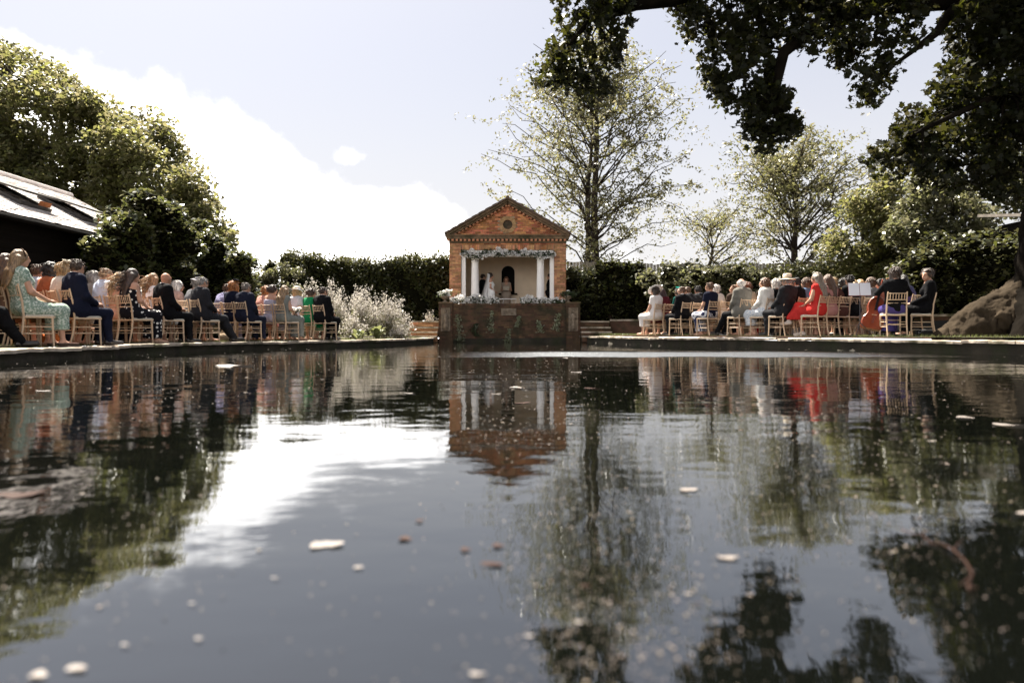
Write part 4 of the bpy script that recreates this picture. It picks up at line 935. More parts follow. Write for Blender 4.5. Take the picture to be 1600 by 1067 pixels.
# ------------------------------------------------------------------ smooth bodies from blended tapered limbs (surface nets)
class Field:
    def __init__(s, lo, hi, h):
        s.h = h; s.lo = np.array(lo, float); n = np.ceil((np.array(hi)-s.lo)/h).astype(int)+1
        s.ax = [s.lo[i]+h*np.arange(n[i]) for i in range(3)]; s.F = np.full(n, 1.0)
    def _sub(s, lo, hi):
        return tuple(slice(max(0, int((lo[i]-s.lo[i])/s.h)-1), max(0, min(len(s.ax[i]), int((hi[i]-s.lo[i])/s.h)+3))) for i in range(3))
    def cap(s, a, b, r1, r2=None, k=.04, sc=(1, 1, 1), infl=0.0, cut=False):
        r2 = r1 if r2 is None else r2; r1 += infl; r2 += infl
        a = np.array(a, float); b = np.array(b, float); pad = max(r1, r2)*max(1, *[1/c for c in sc])*1.0+max(k, .02)+.03
        sl = s._sub(np.minimum(a, b)-pad, np.maximum(a, b)+pad)
        if any(q.stop <= q.start for q in sl): return s
        X = s.ax[0][sl[0]][:, None, None]*sc[0]; Y = s.ax[1][sl[1]][None, :, None]*sc[1]; Z = s.ax[2][sl[2]][None, None, :]*sc[2]
        a = a*sc; b = b*sc; d = b-a; dd = d@d+1e-12
        t = np.clip(((X-a[0])*d[0]+(Y-a[1])*d[1]+(Z-a[2])*d[2])/dd, 0, 1)
        v = np.sqrt((X-a[0]-t*d[0])**2+(Y-a[1]-t*d[1])**2+(Z-a[2]-t*d[2])**2)-(r1+(r2-r1)*t)
        G = s.F[sl]
        if cut:
            s.F[sl] = np.maximum(G, -v)
        else:
            h = np.maximum(k-np.abs(G-v), 0)/k; s.F[sl] = np.minimum(G, v)-h*h*k*.25
        return s
    def ell(s, c, r, k=.03, infl=0.0, cut=False):
        c = np.array(c, float); r = np.array(r, float)+infl; m = min(r)
        return s.cap(c, c, m, m, k, tuple(m/r), 0.0, cut)
    def plane_below(s, z):                       # keep only what lies above z
        s.F = np.maximum(s.F, z-s.ax[2][None, None, :]); return s
    def plane_above(s, z): s.F = np.maximum(s.F, s.ax[2][None, None, :]-z); return s
    def wobble(s, amp, f, ph=0):
        X, Y, Z = s.ax[0][:, None, None], s.ax[1][None, :, None], s.ax[2][None, None, :]
        s.F = s.F+amp*(np.sin(f[0]*X+ph)*np.cos(f[1]*Y+1.7*ph)+np.sin(f[2]*Z+f[0]*.6*X+ph*2.1))*.7; return s
    def mesh(s, name):
        F = s.F; nx, ny, nz = F.shape; I = F < 0
        cnt = np.zeros((nx-1, ny-1, nz-1), np.int8)
        cs = [(i, j, k) for i in (0, 1) for j in (0, 1) for k in (0, 1)]
        for (i, j, k) in cs: cnt += I[i:nx-1+i, j:ny-1+j, k:nz-1+k]
        act = (cnt > 0) & (cnt < 8); A = np.argwhere(act); idx = np.full(act.shape, -1, np.int32); idx[act] = np.arange(len(A))
        pos = np.zeros((len(A), 3)); num = np.zeros(len(A)); val = {c: F[A[:, 0]+c[0], A[:, 1]+c[1], A[:, 2]+c[2]] for c in cs}
        for c in cs:
            for ax in range(3):
                if c[ax]: continue
                e = list(c); e[ax] = 1; va, vb = val[c], val[tuple(e)]; x = (va < 0) != (vb < 0)
                t = np.where(x, va/np.where(x, va-vb, 1), 0); p = np.array(c, float)[None, :]+np.zeros((len(A), 3)); p[:, ax] += t
                pos += p*x[:, None]; num += x
        V = s.lo+s.h*(A+pos/np.maximum(num, 1)[:, None]); Q = []
        for ax in range(3):
            u, w = [q for q in range(3) if q != ax]
            sa = [slice(None)]*3; sb = [slice(None)]*3; sa[ax] = slice(0, -1); sb[ax] = slice(1, None)
            for q in (u, w): sa[q] = slice(1, -1); sb[q] = slice(1, -1)
            a, b = I[tuple(sa)], I[tuple(sb)]; E = np.argwhere(a != b)
            if not len(E): continue
            fl = a[tuple(E.T)]; E = E.copy(); E[:, u] += 1; E[:, w] += 1
            def cell(du, dw): c = E.copy(); c[:, u] -= du; c[:, w] -= dw; return idx[tuple(c.T)]
            q4 = np.stack([cell(1, 1), cell(0, 1), cell(0, 0), cell(1, 0)], 1)
            if ax == 1: fl = ~fl
            q4[~fl] = q4[~fl][:, ::-1]; Q.append(q4)
        Q = np.concatenate(Q) if Q else np.zeros((0, 4), int)
        Q = Q[(Q >= 0).all(1)]
        return V, Q
def to_mesh(name, parts, smooth=True):
    V = np.concatenate([p[0] for p in parts]); off = 0; Fs = []
    for v, f in parts: Fs.append(np.asarray(f)+off); off += len(v)
    me = fast_mesh(name, V, np.concatenate(Fs)); me.polygons.foreach_set('use_smooth', np.ones(len(me.polygons), dtype=bool)); return me
def tubes_vf(list_of, n=6):
    m = MB()
    for pts, r in list_of: m.tube(pts, r, n, False)
    return np.array([tuple(v) for v in m.v]), np.array(m.f)
CACHE = {}
overhang()
HEADR = (.076, .094, .115)
def skeleton(sex, pose):
    m = sex == 'm'; sw = .185 if m else .155; J = {}
    ln = {'lean': .12, 'upright': 0, 'slouch': -.03}.get(pose.split('+')[-1], .02); leg = pose.split('+')[0]
    if leg == 'stand':
        J.update(pel=(0, 0, .95), che=(0, .0, 1.28), sh=(0, -.01, 1.42), nk=(0, .005, 1.50), hd=(0, .025, 1.625), hipw=.085)
        J['knee'] = [(-.10, .02, .5), (.10, .02, .5)]; J['ank'] = [(-.10, -.02, .085), (.10, -.02, .085)]; J['toe'] = [(-.13, .17, .03), (.13, .17, .03)]
        if 'hold' in pose: J['elb'] = [(-sw-.06, -.02, 1.14), (sw+.06, -.02, 1.14)]; J['wri'] = [(-.09, .24, 1.16), (.09, .24, 1.16)]; J['hdr'] = (.0, .07, .02)
        else: J['elb'] = [(-sw-.07, -.03, 1.14), (sw+.07, -.03, 1.14)]; J['wri'] = [(-.10, .17, .98), (.10, .17, .98)]; J['hdr'] = (.02, .07, -.02)
        J['z0'] = 0
    else:
        J.update(pel=(0, -.09, .575), che=(0, -.13+ln, .92), sh=(0, -.14+ln*1.5, 1.05), nk=(0, -.12+ln*1.7, 1.13), hd=(0, -.095+ln*1.8, 1.245), hipw=.09)
        J['knee'] = [(-.105, .34, .525), (.105, .34, .525)]; J['ank'] = [(-.10, .31, .085), (.10, .36, .085)]; J['toe'] = [(-.12, .50, .03), (.12, .55, .03)]
        if leg == 'crossed': J['knee'] = [(-.04, .35, .53), (.02, .37, .65)]; J['ank'] = [(.02, .28, .085), (-.12, .52, .33)]; J['toe'] = [(.03, .47, .03), (-.14, .68, .27)]
        if leg == 'out': J['knee'] = [(-.10, .36, .50), (.10, .36, .50)]; J['ank'] = [(-.08, .66, .09), (.10, .60, .09)]; J['toe'] = [(-.09, .84, .06), (.12, .79, .06)]
        if leg == 'back': J['ank'] = [(-.08, .18, .085), (.09, .24, .085)]; J['toe'] = [(-.10, .36, .03), (.10, .42, .03)]
        J['elb'] = [(-sw-.06, -.07+ln, .78), (sw+.06, -.07+ln, .78)]; J['wri'] = [(-.075, .20, .655), (.075, .18, .665)]; J['hdr'] = (.03, .07, -.01)
        if 'play' in pose: J['elb'] = [(-sw-.13, .02, .86), (sw+.15, .05, .85)]; J['wri'] = [(-.13, .22, 1.02), (.20, .30, .80)]
    J['sw'] = sw; J['m'] = m; return J
def limbs(J):
    """Groups of tapered limbs: (a, b, r1, r2, blend)."""
    m = J['m']; P = {k: [] for k in ('torso', 'pelvis', 'uarm', 'farm', 'hand', 'thigh', 'shin', 'foot', 'neck')}
    pel, che, sh, nk, hd = [np.array(J[k]) for k in ('pel', 'che', 'sh', 'nk', 'hd')]; w = .085 if m else .068; r = .118 if m else .10
    for s_ in (-1, 1):
        o = np.array((s_*w, 0, 0)); P['torso'] += [(pel+o, che+o*1.15, r, r*1.02, .07)]
        P['pelvis'] += [(pel+o, pel+o*1.2+np.array((0, .04, -.02)), .125, .12, .07)]
        if not m: P['torso'] += [(che+np.array((s_*.07, .09, -.02)), che+np.array((s_*.07, .095, -.02)), .06, .06, .05)]
    P['torso'] += [(sh-np.array((J['sw']*.9, 0, 0)), sh+np.array((J['sw']*.9, 0, 0)), .066, .066, .10), (che, sh, .11, .08, .09)]
    P['neck'] += [(sh+np.array((0, 0, .02)), hd+np.array((0, -.02, -.06)), .062 if m else .05, .052 if m else .044, .05)]
    for i, s_ in enumerate((-1, 1)):
        s0 = sh+np.array((s_*J['sw'], 0, -.015)); e, wr = np.array(J['elb'][i]), np.array(J['wri'][i]); g = 1 if m else .84
        P['uarm'] += [(s0, e, .058*g, .044*g, .03)]; P['farm'] += [(e, wr, .045*g, .029*g, .03)]
        d = np.array(J['hdr'])*(1 if s_ > 0 else 1)*np.array((-s_, 1, 1)); P['hand'] += [(wr, wr+d*1.0, .028*g, .034*g, .02)]
        hip = pel+np.array((s_*J['hipw'], .02, -.03)); kn, an, to = [np.array(J[q][i]) for q in ('knee', 'ank', 'toe')]
        P['thigh'] += [(hip, kn, .09 if m else .088, .062 if m else .056, .05)]
        mid = kn*.6+an*.4+np.array((0, -.02, 0)); P['shin'] += [(kn, mid, .058*g, .054*g, .04), (mid, an, .054*g, .037*g, .04)]
        P['foot'] += [(an+np.array((0, -.035, -.04)), to, .040*g, .030*g, .03), (an, an+np.array((0, .02, -.03)), .04*g, .04*g, .03)]
    return P
def bounds(J, pad=.22):
    P = [J[k] for k in ('pel', 'che', 'sh', 'hd')]+J['knee']+J['ank']+J['toe']+J['elb']+J['wri']; P = np.array(P)
    lo, hi = P.min(0)-pad, P.max(0)+pad; lo[2] = -.03; return lo, hi
def fingers(J):
    T = []
    for i, s_ in enumerate((-1, 1)):
        wr = np.array(J['wri'][i]); d = np.array(J['hdr'])*np.array((-s_, 1, 1)); d = d/np.linalg.norm(d); side = np.cross(d, (0, 0, 1)); side /= np.linalg.norm(side); g = 1 if J['m'] else .88
        kn = wr+d*.07
        for q in range(4):
            L = (.072, .082, .078, .06)[q]*g; b = kn+side*(q-1.5)*.018*g; u = np.array((0, 0, -1))
            T.append(([b-d*.02, b+d*L*.5, b+d*L*.8+u*L*.35, b+d*L*.85+u*L*.6], [.0095*g, .009*g, .008*g, .006*g]))
        b = wr+d*.025-side*s_*-.02; T.append(([b, b+side*s_*.03+d*.025, b+side*s_*.035+d*.055, b+side*s_*.025+d*.075], [.012*g, .0105*g, .0095*g, .007*g]))
    return tubes_vf(T)
def body_mesh(sex, pose, yaw):
    key = ('body', sex, pose, yaw)
    if key in CACHE: return CACHE[key]
    J = skeleton(sex, pose); P = limbs(J); lo, hi = bounds(J); f = Field(lo, hi, .0135)
    for g in ('pelvis', 'torso', 'neck', 'thigh', 'shin', 'foot', 'uarm', 'farm', 'hand'):
        for (a, b, r1, r2, k) in P[g]: f.cap(a, b, r1, r2, k)
    # head in its own finer field, turned by yaw
    h = Field((-.13, -.15, -.19), (.13, .15, .15), .009)
    h.ell((0, -.008, .015), (.076, .094, .098)); h.ell((0, .022, -.035), (.060, .072, .075), .04); h.ell((0, .05, -.085), (.034, .032, .026), .04)
    h.cap((0, .088, .012), (0, .112, -.022), .010, .016, .02); h.ell((0, .082, -.052), (.026, .016, .010), .02); h.ell((0, .083, .024), (.05, .014, .010), .025)
    for s_ in (-1, 1): h.ell((s_*.078, -.005, -.005), (.012, .022, .032), .012); h.ell((s_*.032, .098, .004), (.014, .014, .010), cut=True); h.ell((s_*.032, .080, .003), (.016, .014, .012), .01)
    h.cap((0, -.02, -.08), (0, -.03, -.17), .05 if J['m'] else .043, .052 if J['m'] else .044, .04)
    V, Q = h.mesh('h'); c, s_ = math.cos(yaw), math.sin(yaw); V = V@np.array(((c, s_, 0), (-s_, c, 0), (0, 0, 1)))+np.array(J['hd'])
    me = to_mesh('body', [f.mesh('b'), (V, Q), fingers(J)]); CACHE[key] = me; return me
def garment(kind, sex, pose, opt=''):
    key = (kind, sex, pose, opt)
    if key in CACHE: return CACHE[key]
    J = skeleton(sex, pose); P = limbs(J); lo, hi = bounds(J, .3); hh = .0135; st = pose.startswith('stand'); pel = np.array(J['pel']); kn = np.array(J['knee']); sh = np.array(J['sh'])
    f = Field(lo, hi, hh)
    def add(g, infl, kk=None, frac=1.0):
        for (a, b, r1, r2, k) in P[g]: f.cap(a, a+(np.array(b)-a)*frac, r1, r1+(r2-r1)*frac, kk or k, infl=infl)
    if kind == 'jacket':
        add('torso', .022); add('pelvis', .021); add('uarm', .02); add('farm', .017, None, .93)
        for s_ in (-1, 1): f.cap(sh+np.array((s_*J['sw']*.75, 0, .0)), sh+np.array((s_*J['sw'], 0, -.01)), .078, .07, .05)
        f.cap(pel+np.array((-.08, -.03, .02)), pel+np.array((.08, -.03, .02)), .135, .135, .06)
        f.cap(sh+np.array((0, -.03, .055)), sh+np.array((0, .0, .05)), .07, .07, .03); f.cap(sh+np.array((0, .03, .12)), sh+np.array((0, .10, .05)), .05, .055, cut=True); f.cap(sh+np.array((0, .0, .11)), sh+np.array((0, .0, .25)), .062, .08, cut=True)
        f.wobble(.0035, (38, 31, 44), .4)
    elif kind == 'collar':
        nk = np.array(J['nk']); f.cap(sh+np.array((0, 0, .05)), sh+np.array((0, .005, .085)), .078, .07, .02); f.cap(sh+np.array((0, .03, .02)), sh+np.array((0, .08, -.14)), .05, .03, .02)
        f.cap(sh+np.array((0, .01, .11)), sh+np.array((0, .01, .25)), .055, .06, cut=True)
    elif kind == 'trousers':
        add('pelvis', .014); add('thigh', .018, .03); add('shin', .022, .03); f.plane_below(.07); f.wobble(.003, (40, 26, 36), 1.1)
        for i in (0, 1): f.cap(np.array(J['ank'][i])+np.array((0, 0, -.0)), np.array(J['ank'][i])+np.array((0, .0, -.03)), .052, .056, .03)
    elif kind == 'shoes':
        for (a, b, r1, r2, k) in P['foot']: f.cap(a, b, r1, r2, k, infl=.009)
        for i in (0, 1):
            an, to = np.array(J['ank'][i]), np.array(J['toe'][i])
            if opt == 'open': f.cap(an+np.array((0, -.04, .02)), to+np.array((0, .02, .055)), .062, .05, cut=True)
        if opt != 'free': f.plane_below(0.002)
    elif kind in ('dress', 'top', 'skirt'):
        if kind != 'skirt': add('torso', .012)
        add('pelvis', .007 if kind == 'top' else .016)
        if 'cap' in opt: add('uarm', .016, None, .28)
        if 'short' in opt: add('uarm', .016, None, .5)
        if 'long' in opt: add('uarm', .017); add('farm', .015, None, .9)
        neck = .075 if 'scoop' in opt else .055
        f.cap(sh+np.array((0, .04, .10)), sh+np.array((0, .12, .03)), neck, neck, cut=True); f.cap(sh+np.array((0, 0, .115)), sh+np.array((0, 0, .3)), .075, .1, cut=True)
        if 'bare' in opt: f.cap(sh+np.array((-.3, -.02, .05)), sh+np.array((.3, -.02, .05)), .125, .125, cut=True)
        if kind != 'top':
            hem = .12 if 'maxi' in opt else (.26 if 'midi' in opt else .38)
            if st:
                fl = .30 if 'gown' in opt else .16
                f.cap(pel+np.array((0, 0, .05)), (0, -.03 if 'gown' not in opt else -.08, .25), .15, fl, .08); f.cap(pel, (0, -.02, .05), .15, fl*1.05, .08); f.plane_below(.012)
            else:
                c = (kn[0]+kn[1])/2; z = np.array((0, 0, 1))
                f.cap(pel+np.array((0, .02, -.02)), c, .12, .085, .06)
                for i in (0, 1):
                    f.cap(pel+np.array(((i*2-1)*.09, .02, -.03)), kn[i], .108, .088, .06)
                    an = np.array(J['ank'][i]); k2 = max(0, min(1, (kn[i][2]-hem)/(kn[i][2]-an[2]))); e = kn[i]+(an-kn[i])*k2*.95
                    f.cap(kn[i], e, .085, .092, .07); f.cap(c+np.array((0, -.03, -.02)), (c+np.array((0, -.03, -.02)))*(1-k2)+k2*np.array((c[0], c[1]-.05, .1)), .08, .10, .08)
                f.plane_below(hem-.02)
            f.wobble(.005, (34, 30, 12), .9)
    elif kind == 'cardigan':
        add('torso', .026); add('uarm', .024); add('farm', .022, None, .95); f.cap(pel+np.array((0, -.05, .03)), pel+np.array((0, -.05, .1)), .16, .15, .06)
        f.cap(sh+np.array((0, .17, .1)), pel+np.array((0, .19, .05)), .13, .13, cut=True); f.cap(sh+np.array((0, .0, .12)), sh+np.array((0, .0, .25)), .07, .08, cut=True); f.wobble(.004, (36, 30, 30), .2)
    me = to_mesh(kind, [f.mesh(kind)]); CACHE[key] = me; return me
def hair_mesh(kind):
    if ('hair', kind) in CACHE: return CACHE[('hair', kind)]
    f = Field((-.24, -.34, -.52), (.24, .2, .22), .0095); ex = []
    base = (.084, .103, .112) if kind in ('short', 'receding') else (.092, .112, .120)
    f.ell((0, -.014, .018), base)
    f.ell((0, .105, -.045), (.068, .070, .088), cut=True); f.ell((0, .12, .02), (.062, .05, .05), cut=True)
    if kind in ('short', 'receding'):
        f.cap((-.2, -.09, -.14), (.2, -.09, -.14), .085, .085, cut=True); f.ell((.085, .03, -.06), (.03, .05, .06), cut=True); f.ell((-.085, .03, -.06), (.03, .05, .06), cut=True)
        if kind == 'receding': f.ell((0, .02, .15), (.07, .10, .075), cut=True)
        f.wobble(.004, (85, 75, 60), .3)
    elif kind == 'fringe_only':
        f.ell((0, .0, .12), (.12, .16, .085), cut=True); f.cap((-.2, -.09, -.16), (.2, -.09, -.16), .085, .085, cut=True)
    elif kind == 'bob':
        for x in (-.07, -.035, 0, .035, .07): f.cap((x, -.05+abs(x)*.5, 0), (x*1.1, -.06+abs(x)*.7, -.15), .048, .038, .03)
        f.ell((0, .105, -.07), (.066, .075, .10), cut=True); f.wobble(.0055, (85, 60, 30), .8)
    elif kind in ('long', 'windy', 'waves'):
        for x in (-.075, -.04, 0, .04, .075): f.cap((x, -.065+abs(x)*.4, 0), (x*1.3, -.135+abs(x)*.2, -.19), .052, .045, .03); f.cap((x*1.3, -.135+abs(x)*.2, -.19), (x*1.15, -.185, -.39-.04*math.cos(x*60)), .045, .02, .03)
        f.ell((0, .105, -.06), (.064, .072, .10), cut=True); f.wobble(.006 if kind == 'waves' else .0035, (70, 55, 40 if kind == 'waves' else 14), .5)
        for k in range(70 if kind == 'windy' else 24):
            a = random.uniform(-1.2, 1.2); s0 = Vector((.08*math.sin(a), -.095*math.cos(a)*.9, random.uniform(-.22, .06)))
            L = random.uniform(.12, .3 if kind == 'windy' else .16); dr = Vector((-.25+random.gauss(0, .3), -1 if kind == 'windy' else -.3, -.25+random.gauss(0, .25) if kind == 'windy' else -1.2)).normalized()
            p = [s0, s0+dr*L*.4+Vector((0, 0, .02)), s0+dr*L*.75+Vector((random.gauss(0, .015), 0, -.005)), s0+dr*L+Vector((random.gauss(0, .03), 0, -.02))]; ex.append((p, [.009, .007, .005, .002]))
    elif kind == 'bun':
        f.ell((0, -.115, .035), (.05, .045, .05), .02); f.cap((-.2, -.10, -.15), (.2, -.10, -.15), .08, .08, cut=True); f.wobble(.0025, (80, 70, 60), .6)
    elif kind == 'curly':
        for x in (-.07, 0, .07): f.cap((x, -.06+abs(x)*.5, .02), (x*1.3, -.07+abs(x)*.4, -.17), .06, .05, .03)
        f.wobble(.011, (75, 70, 72), .7); f.ell((0, .11, -.055), (.062, .07, .09), cut=True)
    if kind in ('bob', 'curly', 'bun', 'short'):
        for k in range(70):
            a = random.uniform(-2.3, 2.3); e = random.uniform(-.2, 1.3); s0 = Vector((base[0]*math.sin(a)*math.cos(e), -.014-base[1]*math.cos(a)*math.cos(e), .018+base[2]*math.sin(e)))
            out = Vector((math.sin(a)*math.cos(e), -math.cos(a)*math.cos(e), math.sin(e))); dn = (Vector((0, -.15, -1))-out*Vector((0, -.15, -1)).dot(out)).normalized(); L = .05 if kind == 'short' else .075
            sw = Vector((random.gauss(0, .25), random.gauss(0, .25), 0)); ex.append(([s0-out*.004, s0+out*.005+(dn+sw)*L*.5, s0+out*random.uniform(-.002, .010)+(dn+sw)*L], [.009, .008, .002]))
    V, Q = f.mesh('hair'); parts = [(V, Q)]
    if ex: parts.append(tubes_vf(ex, 4))
    me = to_mesh('hair', parts); CACHE[('hair', kind)] = me; return me
def part_mesh(name, fn):
    if name not in CACHE:
        m = MB(); fn(m); CACHE[name] = m.mesh(name); CACHE[name].polygons.foreach_set('use_smooth', np.ones(len(CACHE[name].polygons), dtype=bool))
    return CACHE[name]
def hatfn(brim, crown, h): 
    return lambda m: m.lathe([(.01, h), (crown*.7, h), (crown*.95, h-.015), (crown, h*.4), (crown*1.03, .015), (brim*.8, .0), (brim, -.012), (brim, -.018), (crown, .004), (crown*.9, .0)], (0, -.01, .055), 24)
M_SKIN = [mat('skin_%d' % i, c, .55, .06, 8, spec=.35) for i, c in enumerate(((.50, .28, .19), (.42, .21, .13), (.22, .11, .07)))]
def hairmat(c):
    return mat('hair_%.2f_%.2f' % (c[0], c[1]), c, .42, .65, 55, spec=.5, bump=.9, bscale=70, stretch=(1, 1, .2))
BLONDE, DKBLONDE, BROWN, DARK, GREY, WHITEH, GINGER = (.42, .28, .14), (.24, .15, .075), (.09, .045, .022), (.018, .012, .009), (.24, .22, .20), (.60, .56, .52), (.34, .13, .035)
BLK, NAVY, CHAR, WHT, CREAM = (.006, .006, .007), (.009, .011, .024), (.016, .016, .018), (.78, .76, .74), (.70, .62, .52)
M_EYE = mat('eye', (.02, .015, .012), .2); M_LIP = mat('lip', (.36, .12, .10), .5)
M_GLASSES = mat('dark_lens', (.006, .006, .006), .15)
PEOPLE = []
def person(label, loc, rz, sex='f', pose='neutral', yaw=0.0, skin=0, hair='short', hc=BROWN, wear=(), scale=1.0, extra=(), group=None):
    """wear: (garment, option, material); extra: names of hats and so on."""
    J = skeleton(sex, pose); o = link('person', body_mesh(sex, pose, yaw), M_SKIN[skin]); o.location = loc; o.rotation_euler = (0, 0, rz); o.scale = (scale,)*3
    tag(o, label, 'person', group)
    for (g, opt, m) in wear:
        nm = {'top': 'blouse', 'collar': 'shirt_collar'}.get(g, g); c = link(nm, garment(g, sex, pose, opt), m, o, world=False)
    def headpart(nm, me, m, off=(0, 0, 0), sc=None, rot=None):
        c = link(nm, me, m, o, world=False); v = Vector(off); v.rotate(Matrix.Rotation(yaw, 3, 'Z')); c.location = Vector(J['hd'])+v; c.rotation_euler = (*(rot or (0, 0)), yaw)
        if sc: c.scale = sc
        return c
    if hair: headpart('hair', hair_mesh(hair), hairmat(hc))
    em = part_mesh('eye', lambda m: m.ico((0, 0, 0), .010))
    for s_ in (-1, 1): headpart('eye', em, M_EYE, (s_*.032, .088, .004))
    headpart('lips', part_mesh('lips', lambda m: m.ico((0, 0, 0), .02, 1, .35, .35)), M_LIP, (0, .093, -.052))
    for e in extra:
        if e == 'sunglasses':
            def g(m):
                for s_ in (-1, 1): m.box(s_*.034-.026, s_*.034+.026, .108, .114, -.016, .018); m.box(*sorted((s_*.06, s_*.082)), -.01, .112, .008, .014)
                m.box(-.01, .01, .108, .113, .004, .012)
            headpart('sunglasses', part_mesh('sunglasses', g), M_GLASSES)
        elif e == 'straw_hat': 
            h = headpart('straw_hat', part_mesh('straw_hat', hatfn(.19, .098, .125)), fabric((.72, .62, .47))); b = headpart('hat_band', part_mesh('hat_band', lambda m: m.lathe([(.1015, .065), (.1035, .09)], (0, -.01, 0), 24)), fabric(CHAR))
        elif e == 'white_disc': headpart('wide_white_hat', part_mesh('wide_white_hat', hatfn(.22, .09, .07)), fabric(WHT), (0.05, -.0, .02), None, (R(-25), R(28)))
        elif e == 'white_hat': headpart('white_hat', part_mesh('white_hat', hatfn(.15, .095, .085)), fabric(WHT), (0, 0, .0), None, (R(-10), R(10)))
        elif e == 'mono_hat':
            headpart('white_hat', part_mesh('mono_hat', hatfn(.17, .09, .075)), fabric((.7, .68, .70)), (0, 0, .01), None, (R(-12), R(14)))
            def fe(m):
                for k in range(9): a = k*.7; m.tube([(0, -.03, .13), (.06*math.cos(a), -.03+.06*math.sin(a), .20), (.11*math.cos(a), -.03+.1*math.sin(a), .17)], [.006, .012, .003], 4)
            headpart('black_feathers', part_mesh('feathers', fe), fabric(BLK))
        elif e in ('teal_fascinator', 'dark_fascinator', 'cream_fascinator'):
            def fa(m):
                for k in range(16): a = k*2.4; r = .05+.05*(k % 3)/2; m.tube([(0, 0, 0), (r*.6*math.cos(a), r*.6*math.sin(a), .05), (r*math.cos(a+.4), r*math.sin(a+.4), .03+.05*(k % 4)/3)], [.012, .022, .005], 5)
            headpart('fascinator', part_mesh('fascinator', fa), fabric({'t': (.0, .20, .16), 'd': (.02, .02, .03), 'c': (.65, .6, .5)}[e[0]]), (.03, .01, .10))
        elif e == 'headband': headpart('headband', part_mesh('headband', lambda m: m.tube([(.097*math.cos(a), .035-.02*math.sin(a), .03+.112*math.sin(a)) for a in np.linspace(0, math.pi, 13)], .009, 6)), fabric((.06, .035, .02)))
    PEOPLE.append(o); return o
# ------------------------------------------------------------------ chairs
M_LIME = mat('limewashed_wood', (.58, .42, .28), .55, .16, 12, spec=.35, stretch=(1, 1, .2)); M_PAD = fabric((.62, .57, .48))
def chair_proto():
    m = {}; P = []
    def add(nm, key, fn, mt=M_LIME): 
        if key not in m: q = MB(); fn(q); m[key] = q.mesh(nm)
        P.append((nm, m[key], mt))
    def rear(s): return lambda q: q.tube([(s*.185, -.255, 0), (s*.188, -.205, .25), (s*.19, -.19, .46), (s*.187, -.21, .68), (s*.18, -.262, .92)], [.013, .016, .017, .015, .013], 8)
    def yb(z): return -.19-.02*(z-.46)/.22 if z < .68 else -.21-.052*(z-.68)/.24
    for s in (-1, 1): add('rear_leg', 'r%d' % s, rear(s))
    for s in (-1, 1): add('front_leg', 'f%d' % s, lambda q: q.tube([(s*.20, .205, 0), (s*.192, .195, .25), (s*.19, .19, .45)], [.013, .016, .018], 8))
    for z in (.885, .755, .685, .60): add('back_rail', 'b%.2f' % z, lambda q: q.tube([(-.18, yb(z), z), (-.09, yb(z)-.012, z), (.09, yb(z)-.012, z), (.18, yb(z), z)], .0105, 7))
    for k in range(6): x = -.135+.054*k; add('spindle', 's%d' % k, lambda q: q.tube([(x, yb(.755)-.01, .757), (x, yb(.82)-.012, .82), (x, yb(.885)-.01, .883)], [.006, .009, .006], 6))
    def seatf(q):
        q.box(-.205, .205, -.19, .215, .43, .455)
    add('seat_frame', 'seat', seatf)
    def pad(q):
        for i in range(1): q.add([(-.19, -.165, .456), (.19, -.165, .456), (.2, .205, .456), (-.2, .205, .456), (-.19, -.165, .475), (.19, -.165, .475), (.2, .205, .475), (-.2, .205, .475), (-.15, -.13, .49), (.15, -.13, .49), (.16, .165, .49), (-.16, .165, .49)],
                                 [(0, 1, 5, 4), (1, 2, 6, 5), (2, 3, 7, 6), (3, 0, 4, 7), (4, 5, 9, 8), (5, 6, 10, 9), (6, 7, 11, 10), (7, 4, 8, 11), (8, 9, 10, 11)])
    add('seat_pad', 'pad', pad, M_PAD)
    for s in (-1, 1):
        for z in (.20, .30): add('side_stretcher', 't%d%.1f' % (s, z), lambda q: q.tube([(s*.188, -.21, z), (s*.194, .197, z)], .0085, 6))
    for z in (.24, .34): add('front_stretcher', 'u%.2f' % z, lambda q: q.tube([(-.193, .196, z), (.193, .196, z)], .0085, 6))
    add('back_stretcher', 'v', lambda q: q.tube([(-.187, -.21, .25), (.187, -.21, .25)], .0085, 6))
    for me in m.values(): me.polygons.foreach_set('use_smooth', [len(p.vertices) == 4 and False for p in me.polygons])
    return P
CHAIR = chair_proto()
def chair(loc, rz, label):
    c = empty('spindle_back_chair', loc, rz, label, 'chair', 'limewashed chairs set out for the guests')
    for nm, me, mt in CHAIR: link(nm, me, mt, c, world=False)
    return c
